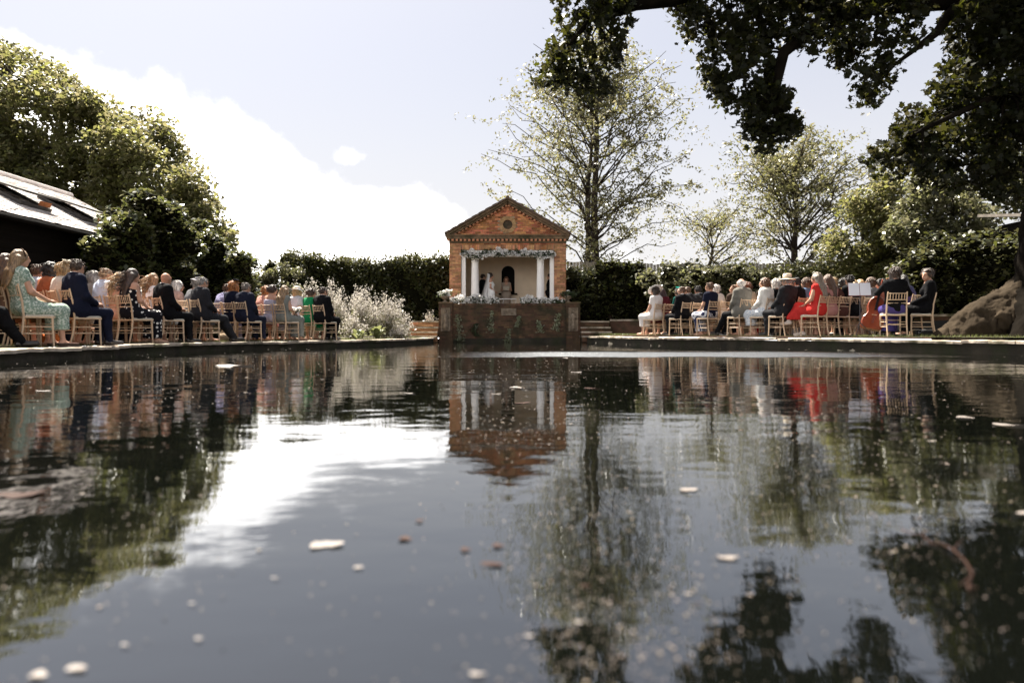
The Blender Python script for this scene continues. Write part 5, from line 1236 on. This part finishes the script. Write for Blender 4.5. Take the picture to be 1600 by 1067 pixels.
# ------------------------------------------------------------------ guests
F = fabric
def suit(c, collar=WHT, tr=None, shoe=(.02, .015, .012)): return (('jacket', '', F(c)), ('collar', '', F(collar)), ('trousers', '', F(tr or c)), ('shoes', '', mat('shoe_%.2f' % shoe[0], shoe, .3, spec=.5)))
def shirt(c, tr=NAVY): return (('jacket', '', F(c)), ('trousers', '', F(tr)), ('shoes', '', mat('shoe_0.02', (.02, .015, .012), .3, spec=.5)))
def dress(m, opt='midi', shoe=(.42, .24, .16)): return (('dress', opt, m), ('shoes', 'open', mat('shoe_%.2f' % shoe[0], shoe, .5)))
def seat_row(px, d, side, folk, sp=.45, face=32, zg=None):
    """A row of chairs from the pool edge outwards; folk listed from the edge."""
    x0, y0 = (px-800)/F_PX*d, d; a = R(face)
    for k, p in enumerate(folk):
        if p is None: continue
        x = x0+side*math.cos(a)*sp*k; y = y0+math.sin(a)*sp*k; z = zg if zg is not None else float(ground_z(x))
        rz = side*a+random.uniform(-.11, .11); who, kw = p
        chair((x, y, z), rz, 'limewashed chair under the person in '+who)
        kw = dict(kw); kw.setdefault('scale', random.uniform(.985, 1.035)); kw.setdefault('yaw', random.choice((-.45, -.2, 0, .15, .3, .5))*(-side)); kw.setdefault('pose', random.choice(('neutral', 'neutral+lean', 'neutral+slouch', 'back', 'crossed')))
        person('person seated in '+who, (x, y, z), rz, **kw)
fl = F((.22, .30, .24), 'floral', (.55, .60, .53)); dots = F((.010, .010, .014), 'dots', (.75, .73, .70))
m_ = dict(sex='m')
LEFT = [
 (-52, 9.3, [('black suit at the left picture edge', dict(sex='m', pose='out', wear=suit(BLK)))]),
 (50, 10.15, [('pale green floral dress and dark headband', dict(pose='neutral+slouch', hair='long', hc=DKBLONDE, wear=dress(fl, 'midi cap', (.05, .03, .02)), extra=('headband',), scale=1.04, yaw=-.1)),
   ('brown top beside the pale green floral dress', dict(hair='windy', hc=BROWN, wear=dress(F((.16, .09, .06)), 'short'))), ('rust jacket at the far left', dict(hair='bob', hc=BROWN, wear=dress(F((.25, .09, .05)), 'long')))]),
 (128, 11.25, [('navy suit and sunglasses', dict(sex='m', pose='neutral', wear=suit(NAVY), hc=(.06, .035, .02), extra=('sunglasses',), scale=1.03)),
   ('white blouse and cream feather fascinator', dict(hair='bob', hc=BLONDE, wear=dress(F(CREAM), 'long'), extra=('cream_fascinator',))),
   ('orange top behind the white blouse', dict(hair='curly', hc=DARK, wear=dress(F((.40, .13, .06)), 'short'))),
   ('pale shirt beside the pale green dress sleeve', dict(sex='m', hc=BROWN, wear=shirt((.55, .55, .6))))]),
 (212, 12.8, [('black polka dot dress with bare shoulders', dict(hair='windy', hc=(.05, .028, .018), wear=dress(dots, 'maxi bare', (.3, .2, .14)), pose='neutral', scale=1.02)),
   ('peach dress beside the polka dot dress', dict(hair='windy', hc=BLONDE, wear=dress(F((.62, .36, .26)), 'short'))),
   ('pale blue shirt', dict(sex='m', hair='short', hc=(.26, .17, .10), wear=shirt((.56, .62, .74)), scale=1.06)),
   ('taupe jacket beside the pale blue shirt', dict(hair='bob', hc=GREY, wear=dress(F((.3, .26, .22)), 'long')))]),
 (264, 13.75, [('dark suit left of the black and white hat', dict(sex='m', skin=1, hair=None, wear=suit(BLK), scale=1.03, pose='neutral')),
   ('white lace top beside the dark suit', dict(hair='windy', hc=(.3, .17, .08), wear=dress(F(WHT), 'short'))),
   ('ivory dress second beyond the dark suit', dict(hair='waves', hc=BLONDE, wear=dress(F((.7, .66, .62)), 'short')))]),
 (321, 14.7, [('charcoal suit and sunglasses with legs stretched out', dict(sex='m', hair='short', hc=GREY, wear=suit((.022, .022, .026)), extra=('sunglasses',), pose='out', scale=1.02)),
   ('grey dress and black and white hat', dict(hair='bob', hc=GREY, wear=dress(F((.14, .14, .15)), 'long'), extra=('mono_hat',))),
   ('blush jacket beside the black and white hat', dict(hair='bob', hc=WHITEH, wear=dress(F((.5, .33, .28)), 'long'), extra=('sunglasses',)))]),
 (388, 15.9, [('navy suit with brown shoes', dict(sex='m', hair='short', hc=(.16, .13, .11), wear=suit((.014, .016, .03), shoe=(.16, .07, .03)), pose='neutral')),
   ('navy dress and dark fascinator', dict(hair='bob', hc=GINGER, wear=dress(F(NAVY), 'long'), extra=('dark_fascinator',))),
   ('lavender jacket and sunglasses', dict(sex='m', hair='short', hc=BROWN, wear=suit((.22, .21, .33)), extra=('sunglasses',)))]),
 (448, 17.0, [('long sage grey dress holding a white bouquet', dict(hair='waves', hc=DKBLONDE, wear=dress(F((.20, .21, .19)), 'maxi'), pose='neutral')),
   ('lilac halter top beside the sage grey dress', dict(hair='bun', hc=(.05, .025, .015), wear=dress(F((.45, .43, .52)), 'midi bare'))),
   ('coral top beside the lilac halter', dict(hair='curly', hc=GINGER, wear=dress(F((.5, .25, .2)), 'short')))]),
 (508, 17.75, [('black suit nearest the temple on the left', dict(sex='m', hair='short', hc=(.05, .025, .015), wear=suit((.012, .011, .010)), pose='back')),
   ('emerald green dress', dict(hair='bun', hc=(.06, .035, .02), wear=dress(F((.012, .19, .07)), 'midi short'))),
   ('pale grey dress and small white hat', dict(hair='bob', hc=BLONDE, wear=dress(F((.5, .5, .52)), 'long'), extra=('white_hat',)))]),
]
for px, d, folk in LEFT: seat_row(px, d, -1, folk)
wf = F((.72, .72, .72), 'floral', (.45, .52, .60)); st_ = F((.03, .035, .08), 'stripes', (.65, .65, .68))
RIGHT = [
 (1021, 20.0, [('white dress and wide white hat', dict(hair='bob', hc=(.04, .025, .018), wear=dress(F((.74, .69, .66)), 'midi short'), extra=('white_disc',), pose='neutral')),
   ('wine red dress beside the wide white hat', dict(hair='long', hc=(.035, .012, .010), wear=dress(F((.10, .015, .02)), 'long'))),
   ('dark green dress and teal fascinator', dict(hair='bun', hc=DARK, wear=dress(F((.0, .06, .05)), 'long'), extra=('teal_fascinator',)))]),
 (1062, 19.1, [('black tailcoat looking left beside the aisle', dict(sex='m', hair='short', hc=(.10, .05, .025), wear=suit(BLK), yaw=.9, pose='neutral')),
   ('black suit second in the tailcoat row', dict(sex='m', hair='receding', hc=BROWN, wear=suit((.02, .02, .022)))),
   ('dark suit bowed forward in the second right row', dict(sex='m', hair='short', hc=DARK, wear=suit(CHAR), pose='neutral+lean'))]),
 (1106, 18.3, [('navy blouse and striped skirt', dict(hair='short', hc=(.12, .06, .03), wear=(('top', 'short', F(NAVY)), ('skirt', 'maxi', st_), ('shoes', 'open', mat('shoe_0.42', (.42, .24, .16), .5))), pose='back')),
   ('white jacket beside the navy blouse', dict(hair='bob', hc=WHITEH, wear=dress(F((.74, .66, .58)), 'long'))),
   ('brown jacket beside the white jacket', dict(sex='m', hair='short', hc=(.2, .1, .05), wear=suit((.06, .04, .03)))),
   ('black jacket at the outer end of the navy row', dict(sex='m', hair='short', hc=DARK, wear=suit(BLK)))]),
 (1155, 17.3, [('grey suit with black trousers stretched forward', dict(sex='m', hair='fringe_only', hc=WHITEH, wear=suit((.16, .15, .13), tr=BLK), pose='out', scale=1.05, yaw=.25)),
   ('beige dress beside the grey suit', dict(hair='bob', hc=(.16, .055, .025), wear=dress(F((.36, .27, .2)), 'short'))),
   ('dark brown suit second beyond the grey suit', dict(sex='m', hair='short', hc=GREY, wear=suit((.04, .03, .025))))]),
 (1191, 16.85, [('white cardigan over a white floral dress', dict(hair='bob', hc=(.13, .055, .025), wear=(('dress', 'midi', wf), ('cardigan', '', F((.80, .76, .70))), ('shoes', 'open', mat('shoe_0.42', (.42, .24, .16), .5))), pose='back', scale=1.03)),
   ('black dress beside the white cardigan', dict(hair='bob', hc=WHITEH, wear=dress(F(BLK), 'short')))]),
 (1221, 16.25, [('straw hat and dark jacket', dict(sex='m', hair='short', hc=GREY, wear=suit((.02, .02, .02)), extra=('straw_hat',), scale=1.03)),
   ('black jacket beside the straw hat', dict(sex='m', hair='short', hc=DARK, wear=suit(BLK), yaw=.3, scale=1.02)),
   ('steel blue dress behind the red dress', dict(hair='bob', hc=BROWN, wear=dress(F((.12, .18, .28)), 'short')))]),
 (1272, 15.6, [('bright red dress with crossed legs', dict(hair='waves', hc=(.20, .16, .12), wear=(('dress', 'knee', F((.50, .035, .03))), ('shoes', 'free', mat('shoe_0.50', (.5, .42, .36), .5))), pose='crossed', scale=1.05, yaw=.1)),
   ('dusky pink dress beside the red dress', dict(hair='long', hc=BROWN, wear=dress(F((.42, .22, .2)), 'short'))),
   ('brown velvet dress third in the red row', dict(hair='bob', hc=BLONDE, wear=dress(F((.09, .04, .03)), 'long'))),
   ('black suit fourth in the red row', dict(sex='m', hair='short', hc=DARK, wear=suit(BLK), scale=1.05)),
   ('tan dress fifth in the red row', dict(hair='long', hc=BLONDE, wear=dress(F((.4, .28, .17)), 'short'), yaw=.5)),
   ('grey dress sixth in the red row', dict(hair='bob', hc=BROWN, wear=dress(F((.2, .2, .2)), 'long'))),
   ('coral dress seventh in the red row', dict(hair='bun', hc=DARK, wear=dress(F((.5, .18, .12)), 'short'), yaw=.6)),
   ('white shirt at the outer end of the red row', dict(sex='m', hair='short', hc=GINGER, wear=shirt((.7, .68, .66)), scale=1.06))]),
 (1292, 16.8, [None, None, ('ochre jacket behind the brown velvet dress', dict(hair='curly', hc=DARK, wear=dress(F((.3, .18, .05)), 'long'), scale=1.06)), ('plum dress behind the black suit', dict(hair='long', hc=BLONDE, wear=dress(F((.10, .03, .08)), 'long'), scale=1.04))]),
]
for px, d, folk in RIGHT: seat_row(px, d, 1, folk, sp=.43)
# string players at the right
ZR = .30
def seated_at(px, d, rz, who, **kw):
    x = (px-800)/F_PX*d; chair((x, d, ZR), rz, 'limewashed chair under the musician in '+who); return person('musician seated in '+who, (x, d, ZR), rz, **kw), Vector((x, d, ZR))
pu = F((.06, .045, .16), rough=.35)
c1, pc = seated_at(1396, 14.3, R(-12), 'black top playing the cello', hair='bob', hc=(.05, .025, .015), pose='neutral+play', wear=(('top', 'long', F(BLK)), ('skirt', 'maxi', pu), ('shoes', '', mat('shoe_0.02', (.02, .015, .012), .3, spec=.5))), yaw=.35, scale=1.05)
seated_at(1418, 15.2, R(25), 'purple satin gown looking down', hair='long', hc=DARK, pose='neutral+lean', wear=dress(pu, 'maxi short'), yaw=.5)
seated_at(1440, 14.6, R(62), 'black gown turning towards the camera', hair='bun', hc=(.05, .025, .015), pose='neutral+upright', wear=dress(F(BLK), 'maxi long scoop', (.02, .015, .012)), yaw=.95, scale=1.05)
# ------------------------------------------------------------------ cello, stand, case, glass
M_CELLO = mat('varnished_cello', (.22, .045, .018), .22, .25, 6, spec=.6); M_EBONY = mat('ebony', (.012, .010, .009), .4)
M_PAPER = mat('sheet_paper', (.74, .74, .80), .8, .03); M_STEEL = mat('stand_steel', (.05, .05, .055), .4, metal=.8)
def cello(pc):
    o = empty('cello', (pc.x-.36, pc.y+.30, ZR), 0, 'varnished reddish cello resting against the musician in black top', 'cello')
    o.rotation_euler = (R(18), R(-14), R(158))
    prof = [(0, .17), (.05, .205), (.14, .22), (.24, .20), (.31, .155), (.37, .135), (.43, .15), (.50, .168), (.58, .165), (.66, .14), (.72, .09), (.75, .03)]
    L = [(-w, z) for z, w in prof]+[(w, z) for z, w in reversed(prof)]; n = len(L); zo = .16
    V = []; 
    for y, g in ((-.075, .9), (-.06, 1), (.06, 1), (.075, .9)): V += [(x*g, y, zo+.375+(z-.375)*(1-(1-g)*.4)) for x, z in L]
    Fs = [tuple(range(n-1, -1, -1)), tuple(range(3*n, 4*n))]
    for j in range(3): Fs += [(j*n+k, j*n+(k+1) % n, (j+1)*n+(k+1) % n, (j+1)*n+k) for k in range(n)]
    MB().add(V, Fs).build('body', M_CELLO, o, False, world=False)
    MB().tube([(0, .055, zo+.70), (0, .05, zo+1.02)], [.022, .016], 8).build('neck', M_CELLO, o, True, world=False)
    MB().box(-.022, .022, .078, .09, zo+.42, zo+1.0).build('fingerboard', M_EBONY, o, world=False)
    MB().tube([(0, .05, zo+1.02), (0, .03, zo+1.10), (0, .05, zo+1.15), (0, .085, zo+1.13), (0, .07, zo+1.10)], [.018, .018, .016, .014, .008], 8).build('scroll', M_CELLO, o, True, world=False)
    MB().tube([(0, 0, 0), (0, 0, zo+.02)], .006, 6).build('end_pin', M_STEEL, o, world=False)
    MB().box(-.045, .045, .076, .12, zo+.30, zo+.307).build('bridge', M_LIME, o, world=False)
    for k in range(4): MB().tube([(-.018+.012*k, .09, zo+.12), (-.018+.012*k, .122, zo+.305), (-.009+.006*k, .094, zo+1.0)], .0015, 4).build('string', M_STEEL, o, world=False)
cello(pc)
def stand():
    b = at(1344, 524, 14.6); b.z = ZR; o = empty('music_stand', b, R(-15), 'folding music stand holding white sheet music', 'music stand')
    MB().tube([(0, 0, .25), (0, 0, .86)], .010, 8).build('pole', M_STEEL, o, world=False)
    for k in range(3): a = k*2.094; MB().tube([(0, 0, .30), (.24*math.cos(a), .24*math.sin(a), .008)], .007, 6).build('leg', M_STEEL, o, world=False)
    c = MB().box(-.22, .22, -.005, .005, 0, .27).build('desk', mat('maroon_board', (.16, .02, .02), .6), o, world=False); c.location = (0, 0, .86); c.rotation_euler = (R(-20), 0, 0)
    for x in (-.11, .11):
        p = MB().add([(x-.105, -.009, .01), (x+.105, -.009, .01), (x+.105, -.012, .30), (x-.105, -.009, .30), (x-.105, -.007, .01), (x+.105, -.007, .01), (x+.105, -.010, .30), (x-.105, -.007, .30)], [(0, 1, 2, 3), (7, 6, 5, 4), (0, 4, 5, 1), (1, 5, 6, 2), (2, 6, 7, 3), (3, 7, 4, 0)]).build('sheet', M_PAPER, c, world=False)
stand()
def case():
    b = at(1462, 520, 14.9); b.z = ZR; o = empty('instrument_case', b, R(-20), 'open black instrument case lying beside the tree root', 'case')
    MB().box(-.42, .38, -.14, .14, 0, .10).build('shell', mat('case_black', (.012, .012, .012), .5), o, world=False)
    l = MB().box(-.42, .38, 0, .02, 0, .26).build('lid', mat('case_black', (.012, .012, .012), .5), o, world=False); l.location = (0, .145, .1); l.rotation_euler = (R(-22), 0, 0)
    MB().box(-.40, .36, -.125, .125, .101, .112).build('lining', F((.05, .05, .09)), o, world=False)
    m = MB(); V = [(-.4+.1*i, -.2+.13*j, .125+.02*math.sin(i*2.1+j*1.7)) for j in range(4) for i in range(6)]; m.add(V, [(j*6+i, j*6+i+1, (j+1)*6+i+1, (j+1)*6+i) for j in range(3) for i in range(5)])
    c = m.build('white_cloth', F(WHT), o, True, world=False); c.location = (-.12, .05, .01)
    sm = c.modifiers.new('thick', 'SOLIDIFY'); sm.thickness = .006
case()
def glass():
    b = at(1437, 522, 14.0); b.z = ZR
    m = bpy.data.materials.new('clear_glass'); m.use_nodes = True; q = m.node_tree.nodes['Principled BSDF']; q.inputs['Transmission Weight'].default_value = 1; q.inputs['Roughness'].default_value = .02
    o = MB().lathe([(.0, 0), (.036, 0), (.042, .13), (.038, .13), (.033, .012), (.0, .012)], b, 18).build('drinking_glass', m, None, True); tag(o, 'clear drinking glass standing on the ground by the musicians', 'glass')
glass()
def bouquet():
    p = PEOPLE[[o['label'] for o in PEOPLE].index('person seated in long sage grey dress holding a white bouquet')]
    w = p.location+Matrix.Rotation(p.rotation_euler.z, 3, 'Z')@Vector((.02, .27, .70)); o = empty('bouquet', w, 0, 'round white bouquet in the lap of the sage grey dress', 'bouquet')
    MB().tube([w+Vector((0, 0, -.06)), w+Vector((0, 0, .06))], [.018, .03], 8).build('stems', M_ROSELEAF, o)
    roses(o, [w+Vector((random.gauss(0, .06), random.gauss(0, .06), .08+random.gauss(0, .03))) for _ in range(16)], .035, .05, False)
    leaves('foliage', [w+Vector((random.gauss(0, .08), random.gauss(0, .08), .05+random.gauss(0, .03))) for _ in range(60)], .06, M_ROSELEAF, o)
bouquet()
# ------------------------------------------------------------------ wedding party in the temple
gown = F((.88, .86, .83))
zf = TF
bx = at(766, 470, 28.0)
bride = person('person in white off-shoulder gown and long veil, standing', (bx.x, 28.0, zf), R(-78), pose='stand', hair='bun', hc=(.03, .018, .012), wear=(('dress', 'gown bare cap', gown),), scale=1.0)
def veil():
    m = bpy.data.materials.new('veil_tulle'); m.use_nodes = True; t = m.node_tree; L = t.links.new; b = t.nodes['Principled BSDF']; b.inputs['Base Color'].default_value = (.86, .84, .82, 1); b.inputs['Roughness'].default_value = .9
    tp = N(t, 'ShaderNodeBsdfTransparent'); mx = N(t, 'ShaderNodeMixShader'); mx.inputs[0].default_value = .62; L(tp.outputs[0], mx.inputs[1]); L(b.outputs[0], mx.inputs[2]); L(mx.outputs[0], t.nodes['Material Output'].inputs['Surface'])
    V = []; R_ = 12; K = 13
    for i in range(R_):
        f = i/(R_-1); z = 1.73-1.68*f; w = .10+.30*f**.8; yb = -.05-.42*f**1.3
        for k in range(K): a = (k/(K-1)-.5)*math.pi*1.15; V.append((w*math.sin(a)*.95, yb+(-.07-.10*f)*math.cos(a)+.02*math.sin(k*2.3)*f, z-.04*(1-math.cos(a))*(f < .2)))
    me = MB().add(V, [(i*K+k, i*K+k+1, (i+1)*K+k+1, (i+1)*K+k) for i in range(R_-1) for k in range(K-1)])
    me.build('veil', m, bride, True, world=False)
veil()
gx = at(754.5, 470, 28.55); person('person in dark suit standing behind the white gown', (gx.x, 28.55, zf), R(-70), sex='m', pose='stand', hair='short', hc=(.015, .010, .008), wear=suit(BLK), scale=1.0)
cx_ = at(791, 470, 29.15); cel = person('person in taupe lace dress holding papers before the niche', (cx_.x, 29.15, zf), R(180), pose='stand+hold', hair='long', hc=(.10, .04, .02), wear=dress(F((.36, .29, .23)), 'maxi scoop'), scale=.965)
mx_ = at(859.5, 470, 28.35); person('person in black suit half hidden by the right jamb', (mx_.x, 28.35, zf), R(80), sex='m', pose='stand', hair='short', hc=(.04, .02, .012), wear=suit(BLK), scale=1.0)
fo = MB().add([(-.13, 0, 0), (.13, 0, 0), (.13, .09, .17), (-.13, .09, .17), (-.13, .012, -.006), (.13, .012, -.006), (.13, .102, .164), (-.13, .102, .164)], [(0, 3, 2, 1), (4, 5, 6, 7), (0, 1, 5, 4), (1, 2, 6, 5), (2, 3, 7, 6), (3, 0, 4, 7)]).build('paper_folder', F((.5, .44, .36)))
fo.location = (cx_.x, 29.15-.36, zf+1.09); fo.rotation_euler = (0, 0, 0); tag(fo, 'open order of service held up in front of the niche', 'folder')
def handbag(px, d, c, lab):
    x = (px-800)/F_PX*d; b = Vector((x, d, float(ground_z(x)))); o = empty('handbag', b, random.uniform(-.5, .5), lab, 'handbag')
    m = F(c); V = [(-.13, -.05, 0), (.13, -.05, 0), (.13, .05, 0), (-.13, .05, 0), (-.14, -.055, .1), (.14, -.055, .1), (.14, .055, .1), (-.14, .055, .1), (-.11, -.02, .19), (.11, -.02, .19), (.11, .02, .19), (-.11, .02, .19)]
    MB().add(V, [(3, 2, 1, 0), (8, 9, 10, 11)]+[(j*4+k, j*4+(k+1) % 4, (j+1)*4+(k+1) % 4, (j+1)*4+k) for j in range(2) for k in range(4)]).build('bag', m, o, True, world=False)
    MB().tube([(.08*math.cos(a), 0, .185+.09*math.sin(a)) for a in np.linspace(0, math.pi, 9)], .006, 6).build('handle', m, o, True, world=False)
for q in ((78, 10.75, (.45, .12, .03), 'orange handbag on the grass behind the pale green dress'), (238, 13.4, (.5, .10, .03), 'red handbag under the chairs beside the polka dot dress'), (352, 15.4, (.4, .3, .2), 'tan handbag on the grass behind the charcoal suit'),
          (1180, 17.5, (.5, .03, .03), 'bright red handbag under the chairs by the white cardigan'), (1247, 16.5, (.35, .3, .28), 'pale handbag on the grass left of the red dress')): handbag(*q)
# ------------------------------------------------------------------ floating leaves, petals and specks
M_FLW = leafmat('floating_pale', (.19, .165, .135), (.1, .09, .08), rough=.6, island=.25, mixf=.1); M_FLB = leafmat('floating_brown', (.04, .020, .009), (.03, .015, .006), rough=.6, island=.25, mixf=.1, spec=.1)
M_SPECK = leafmat('floating_seed', (.13, .10, .075), (.08, .07, .06), rough=.7, island=.5, mixf=.1)
def leafshape(seed, wide):
    r = random.Random(seed); K = 14; V = [(0, 0, .0)]
    for ring in (.5, 1.0):
        for i in range(K):
            a = 2*math.pi*i/K; q = .5*(1+.22*math.sin(2*a+seed)+.13*math.sin(3*a+seed*2)+.10*math.sin(5*a)+r.uniform(-.1, .1)*ring)
            V.append((q*ring*math.cos(a), q*ring*math.sin(a)*wide, ring**2*(.05+.10*math.sin(2*a+seed*1.3)+r.uniform(-.03, .03))))
    Fs = [(0, 1+i, 1+(i+1) % K) for i in range(K)]
    me = bpy.data.meshes.new('floating_leaf'); me.from_pydata(V, [], Fs+[(1+i, 1+K+i, 1+K+(i+1) % K, 1+(i+1) % K) for i in range(K)]); me.update()
    me.polygons.foreach_set('use_smooth', np.ones(len(me.polygons), dtype=bool)); return me
LS = [leafshape(1, .8), leafshape(2.3, .55), leafshape(4.1, .7), leafshape(5.7, .4)]
FL = [(1075, 766, 34, 'w', 'white petal floating right of the temple tree reflection'), (1137, 873, 70, 'w', 'largest white petal floating in the right foreground'), (915, 917, 30, 'b', 'curled brown leaf floating in the centre foreground'),
      (1393, 865, 24, 'w', 'small pale leaf floating beside the drifting twig'), (770, 883, 60, 'b', 'long brown leaf floating in the centre foreground'), (633, 843, 34, 'b', 'thin brown leaf floating left of centre'), (727, 860, 36, 'b', 'ragged brown leaf above the long brown one'),
      (778, 854, 28, 'b', 'dark leaf scrap right of the ragged leaf'), (510, 852, 60, 'w', 'pale pointed leaf floating left of the cloud reflection'), (560, 888, 26, 'w', 'faint pale petal below the pointed leaf'), (826, 996, 26, 'w', 'small round petal near the bottom centre'),
      (1596, 803, 40, 'w', 'white petal at the right picture edge'), (1508, 653, 26, 'w', 'narrow pale leaf on the dark right water'), (1578, 665, 44, 'w', 'long pale leaf at the far right water'), (70, 611, 28, 'w', 'pale leaf floating below the green floral dress'), (53, 590, 14, 'b', 'orange leaf floating near the left bank'),
      (30, 774, 80, 'b', 'orange leaf floating at the left picture edge'), (60, 1057, 60, 'w', 'big blurred petal in the bottom left corner'), (120, 1046, 50, 'w', 'blurred petal beside the bottom left one'), (745, 1056, 44, 'w', 'blurred pale petal at the bottom centre'), (655, 815, 20, 'b', 'tiny dark twig leaf left of centre'),
      (430, 905, 22, 'w', 'faint petal under the cloud reflection'), (195, 1010, 24, 'w', 'faint round petal at lower left'), (300, 945, 22, 'w', 'pale petal at lower left'), (310, 1000, 20, 'w', 'small petal below the lower left one'), (905, 975, 24, 'w', 'pale petal in the lower tree reflection'), (1075, 930, 22, 'w', 'pale petal left of the largest white one'),
      (1090, 945, 20, 'b', 'brown speckled leaf under the largest white petal'), (1455, 690, 16, 'w', 'small pale leaf in the right tree reflection'), (880, 560, 20, 'w', 'pale leaf floating before the terrace wall'), (805, 606, 22, 'w', 'pale leaf in the temple reflection'), (775, 616, 16, 'w', 'second pale leaf in the temple reflection'), (815, 630, 24, 'b', 'brown leaf in the temple reflection'),
      (900, 582, 18, 'w', 'pale leaf right of the temple reflection'), (925, 607, 22, 'b', 'brown leaf right of the temple reflection'), (370, 572, 48, 'w', 'long pale stem floating near the left bank'), (640, 615, 20, 'w', 'pale leaf in the flower border reflection')]
for px, py, w, kd, lab in FL:
    p = on_water(px, py); s = w/F_PX*p.y*(.5 if p.y < 1.25 else .72 if p.y < 2 else 1); o = link('floating_leaf', random.choice(LS), M_FLW if kd == 'w' else M_FLB); o.location = (p.x, p.y, .003); o.scale = (s, s*random.uniform(.7, 1.2), s*.28); o.rotation_euler = (0, 0, random.uniform(-.35, .35)+(math.pi if random.random() < .5 else 0)); tag(o, lab, 'leaf', 'leaves and petals floating on the pool')
def twig():
    Q = [(1408, 826), (1425, 838), (1440, 841), (1455, 850), (1472, 853), (1490, 866), (1505, 874), (1512, 886), (1520, 905), (1512, 917), (1516, 928)]
    P = [on_water(*q)+Vector((0, 0, .002+.003*(i % 3))) for i, q in enumerate(Q)]
    o = empty('floating_twig', P[5], 0, 'curved brown twig drifting in the lower right water', 'twig'); MB().tube(P, [.0008, .0014, .0011, .0018, .0014, .002, .0016, .002, .0016, .0018, .001], 6).build('stem', M_FLB, o, True)
    for i, e in ((2, (1452, 832)), (5, (1500, 850)), (8, (1500, 921)), (9, (1528, 925))): MB().tube([P[i], on_water(*e)+Vector((0, 0, .006))], [.0018, .0008], 5).build('side_shoot', M_FLB, o, True)
twig()
def specks():
    C = []; Sz = []
    blobs = [(910, 900, 60, 260, 900), (1000, 800, 160, 180, 500), (1300, 700, 130, 90, 700), (820, 640, 70, 45, 500), (1470, 850, 90, 140, 350), (150, 850, 120, 120, 160), (200, 590, 200, 25, 500), (500, 565, 150, 16, 350), (900, 555, 250, 18, 450), (1250, 590, 250, 30, 300), (700, 575, 90, 25, 350), (800, 780, 500, 250, 450), (960, 1000, 120, 60, 260), (1080, 950, 60, 110, 120)]
    for cx, cy, sx, sy, n in blobs:
        for _ in range(int(n*.95)):
            px, py = random.gauss(cx, sx), random.gauss(cy, sy)
            if py < 538 or py > 1120: continue
            p = on_water(px, py)
            if not in_poly(p.x, p.y, [tuple(q) for q in POOL]): continue
            C.append((p.x, p.y, .0015)); Sz.append(min(max(.0016*p.y**.85, .0012), .02)*random.uniform(.35, 1.5)*(2 if random.random() < .06 else 1))
    C = np.array(C); n = len(C); s = np.array(Sz)[:, None]; a = rng.uniform(0, 6.28, n); V = []
    for k in range(5):
        an = a+k*1.2566; rr = s[:, 0]*rng.uniform(.6, 1.1, n); V.append(np.column_stack([C[:, 0]+np.cos(an)*rr, C[:, 1]+np.sin(an)*rr, C[:, 2]+rng.uniform(0, .002, n)]))
    V = np.stack(V, 1).reshape(-1, 3); o = link('floating_specks', fast_mesh('floating_specks', V, np.arange(n*5).reshape(n, 5)), M_SPECK); tag(o, 'tiny seeds and petals scattered over the water', kind='stuff')
specks()
